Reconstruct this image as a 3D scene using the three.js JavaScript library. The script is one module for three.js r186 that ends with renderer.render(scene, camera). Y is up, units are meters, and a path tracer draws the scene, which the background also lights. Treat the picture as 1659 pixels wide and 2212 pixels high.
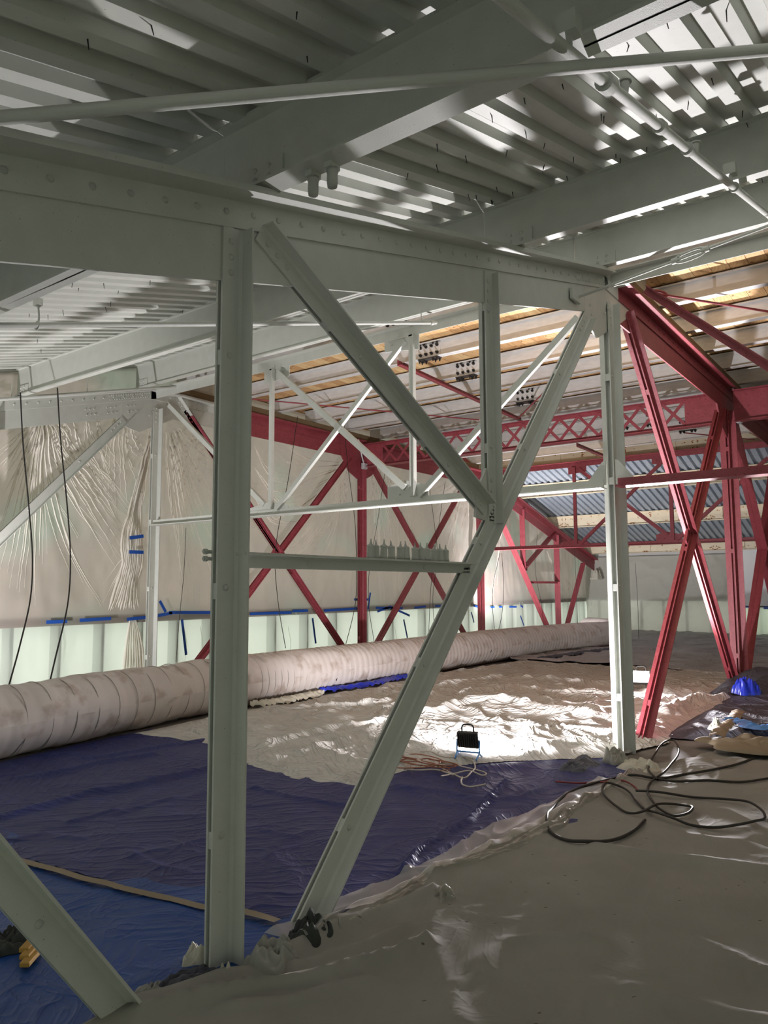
import * as THREE from 'three';
import { mergeGeometries } from 'three/addons/utils/BufferGeometryUtils.js';
import { RoundedBoxGeometry } from 'three/addons/geometries/RoundedBoxGeometry.js';
import { RectAreaLightUniformsLib } from 'three/addons/lights/RectAreaLightUniformsLib.js';
import { createNoise2D, createNoise3D } from 'simplex-noise';

// ------------------------------------------------------------------ camera, sky, exposure
const W = 1659, H = 2212, FOCAL = 1615.73, PITCH = 0.1, ROLL = -0.0041, YAW = 0.6366;
const EYE = new THREE.Vector3(-2.1988, 1.6, 2.5509);
const scene = new THREE.Scene();
const renderer = new THREE.WebGLRenderer({ antialias: true });
renderer.toneMapping = THREE.LinearToneMapping;
renderer.toneMappingExposure = 1.05;
renderer.shadowMap.enabled = true;
RectAreaLightUniformsLib.init();
const camera = new THREE.PerspectiveCamera(2 * Math.atan(H / 2 / FOCAL) * 180 / Math.PI, W / H, 0.05, 200);
const FWD = new THREE.Vector3(Math.cos(YAW) * Math.cos(PITCH), Math.sin(PITCH), -Math.sin(YAW) * Math.cos(PITCH));
const R0 = new THREE.Vector3().crossVectors(FWD, new THREE.Vector3(0, 1, 0)).normalize();
const U0 = new THREE.Vector3().crossVectors(R0, FWD);
const RIGHT = R0.clone().multiplyScalar(Math.cos(ROLL)).addScaledVector(U0, Math.sin(ROLL));
const UPV = U0.clone().multiplyScalar(Math.cos(ROLL)).addScaledVector(R0, -Math.sin(ROLL));
camera.position.copy(EYE);
camera.quaternion.setFromRotationMatrix(new THREE.Matrix4().makeBasis(RIGHT, UPV, FWD.clone().negate()));
// overcast daylight outside; it enters only through the film-covered openings
const SKY = new THREE.Color().setRGB(0.96, 1.0, 0.90);
scene.background = SKY;
scene.backgroundIntensity = 1.15;

// ------------------------------------------------------------------ pixel -> place
const V = (x, y, z) => new THREE.Vector3(x, y, z);
function ray(px, py) { return FWD.clone().addScaledVector(RIGHT, (px - 829.5) / FOCAL).addScaledVector(UPV, -(py - 1106) / FOCAL); }
function hit(axis, v, px, py) { const d = ray(px, py); return EYE.clone().addScaledVector(d, (v - EYE[axis]) / d[axis]); }
const onX = (v, px, py) => hit('x', v, px, py), onY = (v, px, py) => hit('y', v, px, py), onZ = (v, px, py) => hit('z', v, px, py);
const SL = 0.2696;
function onSlope(off, px, py) { const d = ray(px, py); return EYE.clone().addScaledVector(d, (off + SL * EYE.x - EYE.y) / (d.y - SL * d.x)); }

// ------------------------------------------------------------------ random, noise
function rng(seed) { let a = seed >>> 0; return () => { a = (a + 0x6D2B79F5) | 0; let t = Math.imul(a ^ (a >>> 15), 1 | a); t = (t + Math.imul(t ^ (t >>> 7), 61 | t)) ^ t; return ((t ^ (t >>> 14)) >>> 0) / 4294967296; }; }
const N2 = createNoise2D(rng(7)), N3 = createNoise3D(rng(11));
const fbm = (x, y, o = 4) => { let s = 0, a = 0.5, f = 1; for (let i = 0; i < o; i++) { s += a * N2(x * f + i * 17.3, y * f - i * 9.1); a *= 0.5; f *= 2.03; } return s; };
const ridge = (x, y) => { const n = 1 - Math.abs(N2(x, y)); return n * n; };
const clamp = (v, a, b) => Math.min(b, Math.max(a, v));
const smooth = (a, b, v) => { const t = clamp((v - a) / (b - a), 0, 1); return t * t * (3 - 2 * t); };

// ------------------------------------------------------------------ textures and materials
function tex(size, metres, fn, srgb = true) {
  const d = new Uint8Array(size * size * 4);
  for (let j = 0; j < size; j++) for (let i = 0; i < size; i++) {
    const c = fn(i / size, j / size), k = (j * size + i) * 4;
    d[k] = clamp(c[0], 0, 1) * 255; d[k + 1] = clamp(c[1], 0, 1) * 255; d[k + 2] = clamp(c[2], 0, 1) * 255; d[k + 3] = 255;
  }
  const t = new THREE.DataTexture(d, size, size);
  t.wrapS = t.wrapT = THREE.MirroredRepeatWrapping; t.magFilter = THREE.LinearFilter; t.minFilter = THREE.LinearFilter;
  if (srgb) t.colorSpace = THREE.SRGBColorSpace;
  t.repeat.set(1 / metres, 1 / metres); t.needsUpdate = true;
  return t;
}
const mixc = (a, b, t) => [a[0] + (b[0] - a[0]) * t, a[1] + (b[1] - a[1]) * t, a[2] + (b[2] - a[2]) * t];
const lin = (r, g, b) => new THREE.Color().setRGB(r, g, b);
const std = (o) => new THREE.MeshStandardMaterial(o);
const phy = (o) => new THREE.MeshPhysicalMaterial(o);
const bumpFine = tex(256, 0.12, (u, v) => { const n = 0.5 + 0.5 * fbm(u * 24, v * 24, 3); return [n, n, n]; }, false);
const paintMap = tex(512, 1.1, (u, v) => {
  let c = mixc([0.785, 0.797, 0.765], [0.75, 0.76, 0.73], 0.5 + 0.5 * fbm(u * 5, v * 5, 4));
  const s = N2(u * 95, v * 95); if (s > 0.965) c = [0.35, 0.33, 0.29]; // specks of overspray dirt
  return c;
});
const redMap = tex(512, 1.3, (u, v) => {
  let c = mixc([0.60, 0.275, 0.31], [0.51, 0.215, 0.245], 0.5 + 0.5 * fbm(u * 6, v * 6, 4));
  const s = fbm(u * 20 + 40, v * 20, 3); if (s > 0.38) c = mixc(c, [0.45, 0.16, 0.15], 0.7);
  return c;
});
const zincMap = tex(512, 0.9, (u, v) => mixc([0.86, 0.865, 0.86], [0.78, 0.78, 0.775], 0.5 + 0.5 * fbm(u * 4, v * 11, 4)));
const deckZincMap = tex(256, 0.8, (u, v) => mixc([0.66, 0.70, 0.74], [0.57, 0.605, 0.645], 0.5 + 0.6 * fbm(u * 7, v * 7, 4)));
const creamMap = tex(512, 2.2, (u, v) => {
  let c = mixc([0.86, 0.82, 0.72], [0.80, 0.75, 0.64], 0.5 + 0.5 * fbm(u * 4, v * 4, 3));
  const r = fbm(u * 6 + 9, v * 9 + 3, 4) + 0.25 * N2(u * 40, v * 40);
  if (r > 0.42) c = mixc(c, [0.52, 0.33, 0.16], smooth(0.42, 0.55, r));
  return c;
});
const woodTex = (a, b, s) => tex(512, 1.4, (u, v) => {
  const g = N2(u * 2 + s, v * 46 + 1.6 * N2(u * 2.2, v * 3 + s)); let c = mixc(a, b, 0.5 + 0.5 * g);
  const k = N2(u * 6 + s * 3, v * 8); if (k > 0.88) c = mixc(c, [0.36, 0.21, 0.09], 0.7);
  return c;
});
const woodMaps = [woodTex([0.83, 0.70, 0.51], [0.74, 0.58, 0.39], 3), woodTex([0.77, 0.62, 0.43], [0.67, 0.51, 0.33], 8), woodTex([0.87, 0.76, 0.57], [0.78, 0.65, 0.46], 15)];
const ductMap = tex(512, 2.4, (u, v) => {
  let c = mixc([0.84, 0.81, 0.79], [0.78, 0.745, 0.72], 0.5 + 0.5 * fbm(u * 3, v * 3, 3));
  const r = fbm(u * 5 + 30, v * 5 + 12, 4); if (r > 0.05) c = mixc(c, [0.62, 0.55, 0.50], smooth(0.05, 0.6, r) * 0.6); // grime blotches
  return c;
});
const navyMap = tex(512, 1.6, (u, v) => mixc([0.125, 0.165, 0.40], [0.165, 0.195, 0.40], 0.5 + 0.5 * fbm(u * 6, v * 6, 4)));
const blueMap = tex(512, 1.6, (u, v) => mixc([0.10, 0.25, 0.52], [0.15, 0.30, 0.54], 0.5 + 0.5 * fbm(u * 6, v * 6, 4)));
const clothMap = tex(512, 2.0, (u, v) => mixc([0.815, 0.81, 0.785], [0.75, 0.74, 0.715], 0.5 + 0.5 * fbm(u * 5, v * 5, 4)));
const filmFloorMap = tex(1024, 3.2, (u, v) => {
  let c = mixc([0.615, 0.605, 0.575], [0.55, 0.54, 0.51], 0.5 + 0.5 * fbm(u * 4, v * 4, 5));
  if (N2(u * 70, v * 70) > 0.955) c = [0.33, 0.30, 0.25];
  return c;
});
const filmMap = tex(512, 5, (u, v) => mixc(mixc([0.70, 0.655, 0.615], [0.64, 0.61, 0.575], 0.5 + 0.6 * fbm(u * 5, v * 3, 4)), [0.64, 0.66, 0.615], smooth(0.0, 0.5, fbm(u * 2 + 8, v * 2, 2))));
const concreteMap = tex(512, 2, (u, v) => mixc([0.50, 0.48, 0.45], [0.42, 0.40, 0.38], 0.5 + 0.5 * fbm(u * 8, v * 8, 5)));
const wrinkleTex = (metres, s, dir, sharp) => tex(1024, metres, (u, v) => { // pressed-in creases of folded sheeting
  const c = Math.cos(dir), t = Math.sin(dir), x = u * metres, y = v * metres, p = x * c - y * t, q = x * t + y * c, w = 0.18 * N2(x * 1.3 + s, y * 1.3);
  const k = (f, st, o) => Math.pow(1 - Math.sqrt(N2(p * f * st + o + w * f, q * f + o) ** 2 + 0.0015), sharp);
  const n = 0.42 * k(1.5, 0.3, s) + 0.30 * k(3.4, 0.4, s + 5) + 0.2 * k(7.5, 0.5, s + 9) + 0.08 * k(15, 0.7, s + 13); return [n, n, n]; }, false);
const tarpBump = wrinkleTex(3.1, 3, 0.75, 6), clothBump = wrinkleTex(2.7, 21, 0.95, 5), filmBump = wrinkleTex(3.7, 33, 0.4, 6);

const M = {
  white: std({ map: paintMap, roughness: 0.5, bumpMap: bumpFine, bumpScale: 0.0006 }),
  deck: std({ map: paintMap, roughness: 0.55 }),
  red: std({ map: redMap, roughness: 0.5, bumpMap: bumpFine, bumpScale: 0.0006 }),
  zinc: std({ map: zincMap, roughness: 0.42, metalness: 0.12 }),
  deckZinc: std({ map: deckZincMap, roughness: 0.45, metalness: 0.3 }),
  cream: std({ map: creamMap, roughness: 0.65 }),
  wood: woodMaps.map((m) => std({ map: m, roughness: 0.75 })),
  nailer: std({ color: lin(0.16, 0.11, 0.055), roughness: 0.85 }),
  black: std({ color: lin(0.012, 0.012, 0.012), roughness: 0.45 }),
  rubber: std({ color: lin(0.02, 0.018, 0.016), roughness: 0.6 }),
  hose: std({ color: lin(0.026, 0.022, 0.018), roughness: 0.55 }),
  orange: std({ color: lin(0.34, 0.13, 0.08), roughness: 0.5 }),
  cordWhite: std({ color: lin(0.55, 0.48, 0.42), roughness: 0.5 }),
  redCord: std({ color: lin(0.25, 0.03, 0.03), roughness: 0.5 }),
  steelDark: std({ color: lin(0.06, 0.055, 0.05), roughness: 0.5, metalness: 0.4 }),
  duct: std({ map: ductMap, roughness: 0.7 }),
  ductWire: std({ color: lin(0.42, 0.38, 0.35), roughness: 0.6 }),
  navy: phy({ map: navyMap, roughness: 0.45, specularIntensity: 0.55, bumpMap: tarpBump, bumpScale: 0.028 }),
  blue: phy({ map: blueMap, roughness: 0.45, specularIntensity: 0.5, bumpMap: tarpBump, bumpScale: 0.02 }),
  cloth: std({ map: clothMap, roughness: 0.85, bumpMap: clothBump, bumpScale: 0.06 }),
  floorFilm: phy({ map: filmFloorMap, roughness: 0.85, specularIntensity: 0.3, bumpMap: filmBump, bumpScale: 0.0045 }),
  greyFilm: std({ color: lin(0.33, 0.31, 0.30), roughness: 0.4, bumpMap: clothBump, bumpScale: 0.03 }),
  concrete: std({ map: concreteMap, roughness: 0.9 }),
  filmUpper: phy({ map: filmMap, roughness: 0.9, transmission: 0.5, thickness: 0, side: THREE.DoubleSide }),
  filmFold: phy({ color: lin(0.90, 0.87, 0.78), roughness: 0.6, transmission: 0.3, thickness: 0, side: THREE.DoubleSide }),
  filmLower: phy({ color: lin(0.80, 0.85, 0.77), roughness: 0.86, transmission: 0.8, thickness: 0, side: THREE.DoubleSide }),
  filmFar: phy({ color: lin(0.60, 0.60, 0.53), roughness: 0.85, transmission: 0.38, thickness: 0, side: THREE.DoubleSide }),
  filmLoose: phy({ color: lin(0.52, 0.50, 0.44), roughness: 0.3, transmission: 0.4, thickness: 0, side: THREE.DoubleSide }),
  filmEdge: phy({ color: lin(0.80, 0.79, 0.75), roughness: 0.3, transmission: 0.8, thickness: 0, side: THREE.DoubleSide }),
  tape: std({ color: lin(0.01, 0.085, 0.42), roughness: 0.5 }),
  tan: std({ color: lin(0.26, 0.21, 0.14), roughness: 0.8 }),
  stud: std({ color: lin(0.16, 0.19, 0.17), roughness: 0.8 }),
  wallBoard: std({ color: lin(0.55, 0.55, 0.53), roughness: 0.85 }),
  whiteBoard: std({ color: lin(0.78, 0.79, 0.80), roughness: 0.7 }),
  greyRag: std({ color: lin(0.30, 0.30, 0.27), roughness: 0.85 }),
  darkRag: std({ color: lin(0.035, 0.04, 0.036), roughness: 0.8 }),
  paleRag: std({ color: lin(0.55, 0.53, 0.44), roughness: 0.6 }),
  darkTarp: std({ color: lin(0.075, 0.078, 0.10), roughness: 0.7, bumpMap: tarpBump, bumpScale: 0.03 }),
  bagBlue: std({ color: lin(0.012, 0.03, 0.40), roughness: 0.22 }),
  skyBlue: std({ color: lin(0.10, 0.32, 0.75), roughness: 0.3 }),
  box: std({ color: lin(0.50, 0.51, 0.52), roughness: 0.45, metalness: 0.2 }),
  yellowWood: std({ color: lin(0.42, 0.24, 0.045), roughness: 0.7 }),
  lens: std({ color: lin(0.9, 0.9, 0.9), emissive: lin(1, 0.96, 0.98), emissiveIntensity: 25, roughness: 0.3 }),
};
for (const k in M) for (const m of [].concat(M[k])) m.side = THREE.DoubleSide;

// ------------------------------------------------------------------ building helpers
const used = new Map();
function numbered(n) { const k = used.get(n) || 0; used.set(n, k + 1); return k ? n + '_' + String(k).padStart(3, '0') : n; }
function tag(o, label, category, group, kind) { Object.assign(o.userData, { label, category }); if (group) o.userData.group = group; if (kind) o.userData.kind = kind; return o; }
function thing(name, label, category, group, kind) { const g = new THREE.Group(); g.name = numbered(name); scene.add(g); return tag(g, label, category, group, kind); }
function mesh(geo, mat, name, parent, label) {
  const m = new THREE.Mesh(geo, mat); m.castShadow = m.receiveShadow = true;
  m.name = parent ? name : numbered(name); (parent || scene).add(m); if (label) m.userData.label = label; return m;
}
function single(name, geo, mat, label, category, group, kind) { return tag(mesh(geo, mat, name), label, category, group, kind); }
const merge = (a) => (a.length === 1 ? a[0] : mergeGeometries(a.map((g) => { const h = g.index ? g.toNonIndexed() : g; for (const k of Object.keys(h.attributes)) if (!['position', 'normal', 'uv'].includes(k)) h.deleteAttribute(k); return h; }), false));

// a straight prism: profile points [w, n] (counter-clockwise) swept from p0 along the unit vector d for len; uv in metres
function prism(profile, p0, d, w, n, len, shear) {
  const pos = [], uv = [], k = profile.length;
  const at = (q, t) => { const e = shear ? shear(q, t) : 0; return [p0.x + d.x * (t + e) + w.x * q[0] + n.x * q[1], p0.y + d.y * (t + e) + w.y * q[0] + n.y * q[1], p0.z + d.z * (t + e) + w.z * q[0] + n.z * q[1]]; };
  let s = 0; const u0 = (p0.x * 0.37 + p0.y * 0.71 + p0.z * 0.53);
  for (let i = 0; i < k; i++) {
    const a = profile[i], b = profile[(i + 1) % k], l = Math.hypot(b[0] - a[0], b[1] - a[1]);
    const A = at(a, 0), B = at(b, 0), C = at(b, len), D = at(a, len);
    pos.push(...A, ...B, ...C, ...A, ...C, ...D);
    uv.push(u0, s, u0, s + l, u0 + len, s + l, u0, s, u0 + len, s + l, u0 + len, s); s += l;
  }
  const tris = THREE.ShapeUtils.triangulateShape(profile.map((q) => new THREE.Vector2(q[0], q[1])), []);
  for (const [t, rev] of [[0, true], [len, false]]) for (const f of tris) {
    const o = rev ? [f[0], f[2], f[1]] : f;
    for (const i of o) { pos.push(...at(profile[i], t)); uv.push(profile[i][0], profile[i][1]); }
  }
  const g = new THREE.BufferGeometry();
  g.setAttribute('position', new THREE.Float32BufferAttribute(pos, 3)); g.setAttribute('uv', new THREE.Float32BufferAttribute(uv, 2));
  g.computeVertexNormals(); return g;
}
const rect = (w0, w1, n0, n1) => [[w0, n0], [w1, n0], [w1, n1], [w0, n1]];
const AX = { x: V(1, 0, 0), y: V(0, 1, 0), z: V(0, 0, 1) };
function box(x0, x1, y0, y1, z0, z1) { return prism(rect(x0, x1, y0, y1), V(0, 0, z0), AX.z, AX.x, AX.y, z1 - z0); }
function mirrorX(g, c) { // x -> c - x
  const h = g.clone(), p = h.attributes.position; for (let i = 0; i < p.count; i++) p.setX(i, c - p.getX(i));
  for (let i = 0; i < p.count; i += 3) for (const a of Object.values(h.attributes)) for (let k = 0; k < a.itemSize; k++) { const t = a.array[(i + 1) * a.itemSize + k]; a.array[(i + 1) * a.itemSize + k] = a.array[(i + 2) * a.itemSize + k]; a.array[(i + 2) * a.itemSize + k] = t; }
  h.computeVertexNormals(); return h;
}
// a member of two riveted angles in a vertical plane with normal n: the line p0 -> p1 is its left edge seen along -n, flat legs a wide, outstanding legs b, on both sides of a gap
function doubleAngle(p0, p1, n, a, b, o = {}) {
  const t = o.t || 0.011, g = o.gap ?? 0.010, d = p1.clone().sub(p0), len = d.length(); d.normalize();
  const w = new THREE.Vector3().crossVectors(d, n), f = 0.012;
  const L = (s) => { const q = [[0, g], [a, g], [a, g + b], [a - t, g + b], [a - t, g + t + f], [a - t - f, g + t], [0, g + t]]; return s > 0 ? q : q.map(([x, y]) => [x, -y]).reverse(); };
  const parts = [];
  if (o.single !== -1) parts.push(prism(L(1), p0, d, w, n, len));
  if (o.single !== 1) parts.push(prism(L(-1), p0, d, w, n, len));
  if (!o.single) parts.push(prism(rect(a * 0.5, a * 0.95, -g, g), p0, d, w, n, len)); // filler bar between the angles
  if (!o.single) for (let s = o.pitch0 ?? 0.5; s < len - 0.2; s += o.pitch || 1.05) parts.push(prism(rect(0.004, a * 0.5, -g, g), p0.clone().addScaledVector(d, s), d, w, n, 0.07));
  return merge(parts);
}
function tube(points, r, seg = 6, closed = false, n = 0) {
  const c = new THREE.CatmullRomCurve3(points, closed, 'centripetal');
  return new THREE.TubeGeometry(c, n || Math.max(8, points.length * 6), r, seg, closed);
}
function plate(points, n, thick, origin) { // flat polygon of 3D points extruded by thick along n
  const o = points[0], e1 = points[1].clone().sub(o).normalize(), e2 = new THREE.Vector3().crossVectors(n, e1);
  let q = points.map((p) => { const d = p.clone().sub(o); return [d.dot(e1), d.dot(e2)]; });
  if (THREE.ShapeUtils.isClockWise(q.map((p) => new THREE.Vector2(p[0], p[1])))) q = q.reverse();
  return prism(q, o, n, e1, e2, thick);
}
const rivetGeo = (() => { const g = new THREE.SphereGeometry(1, 7, 3, 0, Math.PI * 2, 0, Math.PI / 2); g.rotateX(Math.PI / 2); g.scale(1, 1, 0.72); return g; })();
function rivet(parent, p, n, r, mat) { const m = mesh(rivetGeo, mat, 'rivet', parent); m.position.copy(p); m.quaternion.setFromUnitVectors(AX.z, n); m.scale.setScalar(r); return m; }
function rivetGeometry(p, n, r) { const g = rivetGeo.clone(); g.applyMatrix4(new THREE.Matrix4().compose(p, new THREE.Quaternion().setFromUnitVectors(AX.z, n), V(r, r, r))); return g; }
const boltGeo = (() => { const a = new THREE.CylinderGeometry(1, 1, 1.1, 6), b = new THREE.CylinderGeometry(0.55, 0.55, 1.2, 6); a.translate(0, 0.55, 0); b.translate(0, 1.6, 0); return merge([a, b]); })();
function bolt(parent, p, n, r, mat = M.black) { const m = mesh(boltGeo, mat, 'bolt', parent); m.position.copy(p); m.quaternion.setFromUnitVectors(AX.y, n); m.scale.setScalar(r); return m; }

// a sheet laid over an outline on the floor: grid of cells, edge vertices pulled onto the outline, height from fn
function laid(poly, cell, height) {
  const xs = poly.map((p) => p[0]), zs = poly.map((p) => p[1]), x0 = Math.min(...xs), x1 = Math.max(...xs), z0 = Math.min(...zs), z1 = Math.max(...zs);
  const inside = (x, z) => { let c = false; for (let i = 0, j = poly.length - 1; i < poly.length; j = i++) { const [ax, az] = poly[i], [bx, bz] = poly[j]; if ((az > z) !== (bz > z) && x < (bx - ax) * (z - az) / (bz - az) + ax) c = !c; } return c; };
  const near = (x, z) => { let best = 1e9, q = [x, z]; for (let i = 0, j = poly.length - 1; i < poly.length; j = i++) { const [ax, az] = poly[i], [bx, bz] = poly[j], dx = bx - ax, dz = bz - az, t = clamp(((x - ax) * dx + (z - az) * dz) / (dx * dx + dz * dz), 0, 1), ex = ax + dx * t, ez = az + dz * t, d = (x - ex) ** 2 + (z - ez) ** 2; if (d < best) { best = d; q = [ex, ez]; } } return q; };
  const nx = Math.ceil((x1 - x0) / cell), nz = Math.ceil((z1 - z0) / cell), id = new Int32Array((nx + 1) * (nz + 1)).fill(-1), pos = [], uv = [], ind = [];
  const vert = (i, j) => {
    const k = j * (nx + 1) + i; if (id[k] >= 0) return id[k];
    let x = x0 + i * cell, z = z0 + j * cell; const q = near(x, z), e = inside(x, z) ? Math.hypot(q[0] - x, q[1] - z) : 0; if (!e) [x, z] = q;
    pos.push(x, height(x, z, e), z); uv.push(x, z); return (id[k] = pos.length / 3 - 1);
  };
  for (let j = 0; j < nz; j++) for (let i = 0; i < nx; i++) if (inside(x0 + (i + 0.5) * cell, z0 + (j + 0.5) * cell)) { const a = vert(i, j), b = vert(i + 1, j), c = vert(i + 1, j + 1), d = vert(i, j + 1); ind.push(a, c, b, a, d, c); }
  const g = new THREE.BufferGeometry();
  g.setAttribute('position', new THREE.Float32BufferAttribute(pos, 3)); g.setAttribute('uv', new THREE.Float32BufferAttribute(uv, 2)); g.setIndex(ind); g.computeVertexNormals(); return g;
}
// a bundle of cloth or film: a heap with soft draped folds and a wandering hem
function crumple(c, sx, sy, sz, seed, amp = 0.35, freq = 2.2) {
  const nr = 40, na = 96, pos = [], ind = [], uv = [], y0 = Math.max(0.004, c.y - sy), dir = seed * 2.4;
  for (let i = 0; i <= nr; i++) for (let k = 0; k <= na; k++) {
    const r = i / nr, t = (k % na) / na * Math.PI * 2, x = r * Math.cos(t), z = r * Math.sin(t), e = 1.15 * (1 + 0.28 * N2(Math.cos(t) * 0.8 + seed, Math.sin(t) * 0.8));
    const u = x * Math.cos(dir) + z * Math.sin(dir), v = z * Math.cos(dir) - x * Math.sin(dir);
    const f1 = Math.abs(Math.sin(u * freq * 1.9 + 1.7 * N2(x * 1.1 + seed, z * 1.1) + v * 0.8)), f2 = Math.abs(Math.sin(v * freq * 2.6 + 2.2 * N2(x * 1.6 - seed, z * 1.6 + 3)));
    const prof = Math.pow(Math.max(0, 1 - r * r * r), 0.6), lump = 0.8 + 0.35 * N2(x * 0.9 + seed * 3, z * 0.9);
    pos.push(c.x + x * e * sx, y0 + Math.max(0.002, 1.6 * sy * prof * lump * (1 - amp * 0.8 * (1 - f1) - amp * 0.45 * (1 - f2))), c.z + z * e * sz); uv.push(x * sx, z * sz);
  }
  for (let i = 0; i < nr; i++) for (let k = 0; k < na; k++) { const p = i * (na + 1) + k, q = p + na + 1; ind.push(p, p + 1, q + 1, p, q + 1, q); }
  const g = new THREE.BufferGeometry(); g.setAttribute('position', new THREE.Float32BufferAttribute(pos, 3)); g.setAttribute('uv', new THREE.Float32BufferAttribute(uv, 2)); g.setIndex(ind); g.computeVertexNormals();
  return smoothNormals(g);
}
function smoothNormals(g) { // average normals of coincident vertices
  const p = g.attributes.position, n = g.attributes.normal, map = new Map();
  for (let i = 0; i < p.count; i++) { const k = p.getX(i).toFixed(4) + p.getY(i).toFixed(4) + p.getZ(i).toFixed(4); const e = map.get(k) || [0, 0, 0, []]; e[0] += n.getX(i); e[1] += n.getY(i); e[2] += n.getZ(i); e[3].push(i); map.set(k, e); }
  for (const e of map.values()) { const l = Math.hypot(e[0], e[1], e[2]) || 1; for (const i of e[3]) n.setXYZ(i, e[0] / l, e[1] / l, e[2] / l); }
  return g;
}

// ================================================================== THE SETTING
const CX2 = 20.74, XR = 5.03, XM = 10.37, XE = 15.71, HB = 2.992, HF = 4.348, ZT = -7.375, ZF = -7.75, ZN = 9.4, XW = -3.5, XFAR = 24.05;
const ANG = Math.atan(SL), CA = Math.cos(ANG), SA = Math.sin(ANG), DS = V(CA, SA, 0), WS = V(-SA, CA, 0);
const botOf = (x) => (x < XR ? HB + SL * x : x > XE ? HB + SL * (CX2 - x) : HF);
const deckOf = (x) => (x < XR + 0.1 ? 3.80 + SL * x : x > XE - 0.1 ? 3.80 + SL * (CX2 - x) : 5.17);

{ // floor
  single('floor', box(XW, XFAR + 0.2, -0.2, 0, ZF - 0.2, ZN), M.concrete, 'bare grey concrete attic floor under the sheets and tarps', 'floor', null, 'structure');
}
{ // near slope: ribbed steel deck, one sheet at a time
  const c = thing('ceiling', 'white painted ribbed steel roof deck sloping up from the eave', 'ceiling', null, 'structure');
  const P = 0.195, x0 = XW - 0.1, len = (XR + 0.12 - x0) / CA;
  const base = []; for (let k = 0; k < 4; k++) base.push([k * P, 0], [k * P + 0.082, 0], [k * P + 0.100, 0.052], [k * P + 0.177, 0.052]);
  base.push([4 * P, 0]);
  const profile = [...base, ...base.map(([a, b]) => [a, b + 0.002]).reverse()].map(([a, b]) => [-a, b]).reverse();
  const sheet = prism(profile, V(0, 0, 0), DS, V(0, 0, -1), WS, len);
  for (let k = 0; k < 22; k++) { const m = mesh(sheet, M.deck, 'deck_sheet', c); m.position.set(x0, 3.80 + SL * x0 + (k % 2) * 0.0012, ZF - 0.1 + k * 4 * P); }
  const nailGeo = new THREE.CylinderGeometry(0.0035, 0.002, 1, 5), R = rng(5);
  for (let k = 0; k < 130; k++) { // screws poking through the deck
    const bayA = k < 85, x = bayA ? -0.9 + R() * 5.4 : 1 + R() * 3.6, row = Math.floor(R() * (bayA ? 12 : 26)), z = ZF - 0.1 + P * (bayA ? 40 + row : 10 + row) + 0.03 + R() * 0.03, l = 0.03 + R() * 0.035;
    const m = mesh(nailGeo, M.black, 'screw', c); m.position.set(x, 3.80 + SL * x - l * 0.4, z); m.scale.set(1, l, 1); m.rotation.set((R() - 0.5) * 0.5, 0, (R() - 0.5) * 0.5);
  }
  // far slope: the same deck, left galvanised
  const f = thing('ceiling', 'bare galvanised corrugated roof deck sloping down to the far eave', 'ceiling', null, 'structure');
  const far = mirrorX(sheet, 0);
  for (let k = 0; k < 22; k++) { const m = mesh(far, M.deckZinc, 'deck_sheet', f); m.position.set(CX2 - x0, 3.80 + SL * x0 + (k % 2) * 0.0012, ZF - 0.1 + k * 4 * P); }
}
{ // flat middle: timber planks
  const c = thing('ceiling', 'raw timber plank roof deck above the galvanised steel channels', 'ceiling', null, 'structure');
  const R = rng(21), geos = [0, 1, 2].map((s) => prism(rect(0, 0.186, 0, 0.04), V(s * 3.3, 0, 0), AX.x, V(0, 0, -1), AX.y, XE - XR + 0.3));
  for (let k = 0; k < 92; k++) { const s = Math.floor(R() * 3), m = mesh(geos[s], M.wood[Math.floor(R() * 3)], 'plank', c); m.position.set(XR - 0.15 - s * 3.3, 5.15 + R() * 0.006, ZF + 0.08 + k * 0.19); }
}
{ // weatherproof skin above the decks
  const t = 0.08, r = thing('roof', 'roof covering above the decks', 'roof', null, 'structure');
  const len = (XR + 0.25 - XW + 0.4) / CA, s = prism(rect(0, t, 0, ZN - ZF + 0.5), V(XW - 0.4, 3.865 + SL * (XW - 0.4), ZF - 0.3), DS, WS, AX.z, len);
  mesh(s, M.wallBoard, 'roof_panel', r); mesh(mirrorX(s, CX2), M.wallBoard, 'roof_panel', r);
  mesh(box(XR - 0.2, XE + 0.2, 5.2, 5.3, ZF - 0.3, ZN + 0.2), M.wallBoard, 'roof_panel', r);
}
const STUDS = [20, 124, 217, 301, 378, 450, 590, 660, 722, 790, 845, 915, 965, 1010, 1062, 1080, 1105, 1128, 1150].map((x) => onZ(ZF - 0.05, x, 1400).x);
{ // left wall: low studs and rail behind the film
  const w = thing('wall_left', 'low stud wall with top rail behind the translucent film', 'wall', null, 'structure');
  mesh(box(XW, XFAR, 1.07, 1.19, ZF - 0.2, ZF - 0.012), M.stud, 'top_rail', w);
  const xs = [...STUDS]; for (let x = STUDS[0] - 0.6; x > XW; x -= 0.6) xs.push(x); for (let x = STUDS[STUDS.length - 1] + 0.7; x < XFAR; x += 0.7) xs.push(x);
  for (const x of xs) mesh(box(x - 0.035, x + 0.035, 0, 1.07, ZF - 0.2, ZF - 0.014), M.stud, 'stud', w);
}
{ // far wall
  const w = thing('wall_far', 'far eave wall of grey boards above an open strip', 'wall', null, 'structure');
  mesh(box(XFAR, XFAR + 0.15, 1.15, 2.95, ZF - 0.2, ZN), M.wallBoard, 'wall_panel', w);
  for (let z = ZF + 0.4; z < 4; z += 0.75) mesh(box(XFAR, XFAR + 0.1, 0, 1.15, z, z + 0.07), M.stud, 'stud', w);
  mesh(box(XFAR - 0.06, XFAR, 1.1, 1.2, ZF, ZN), M.stud, 'rail', w);
}
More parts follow.
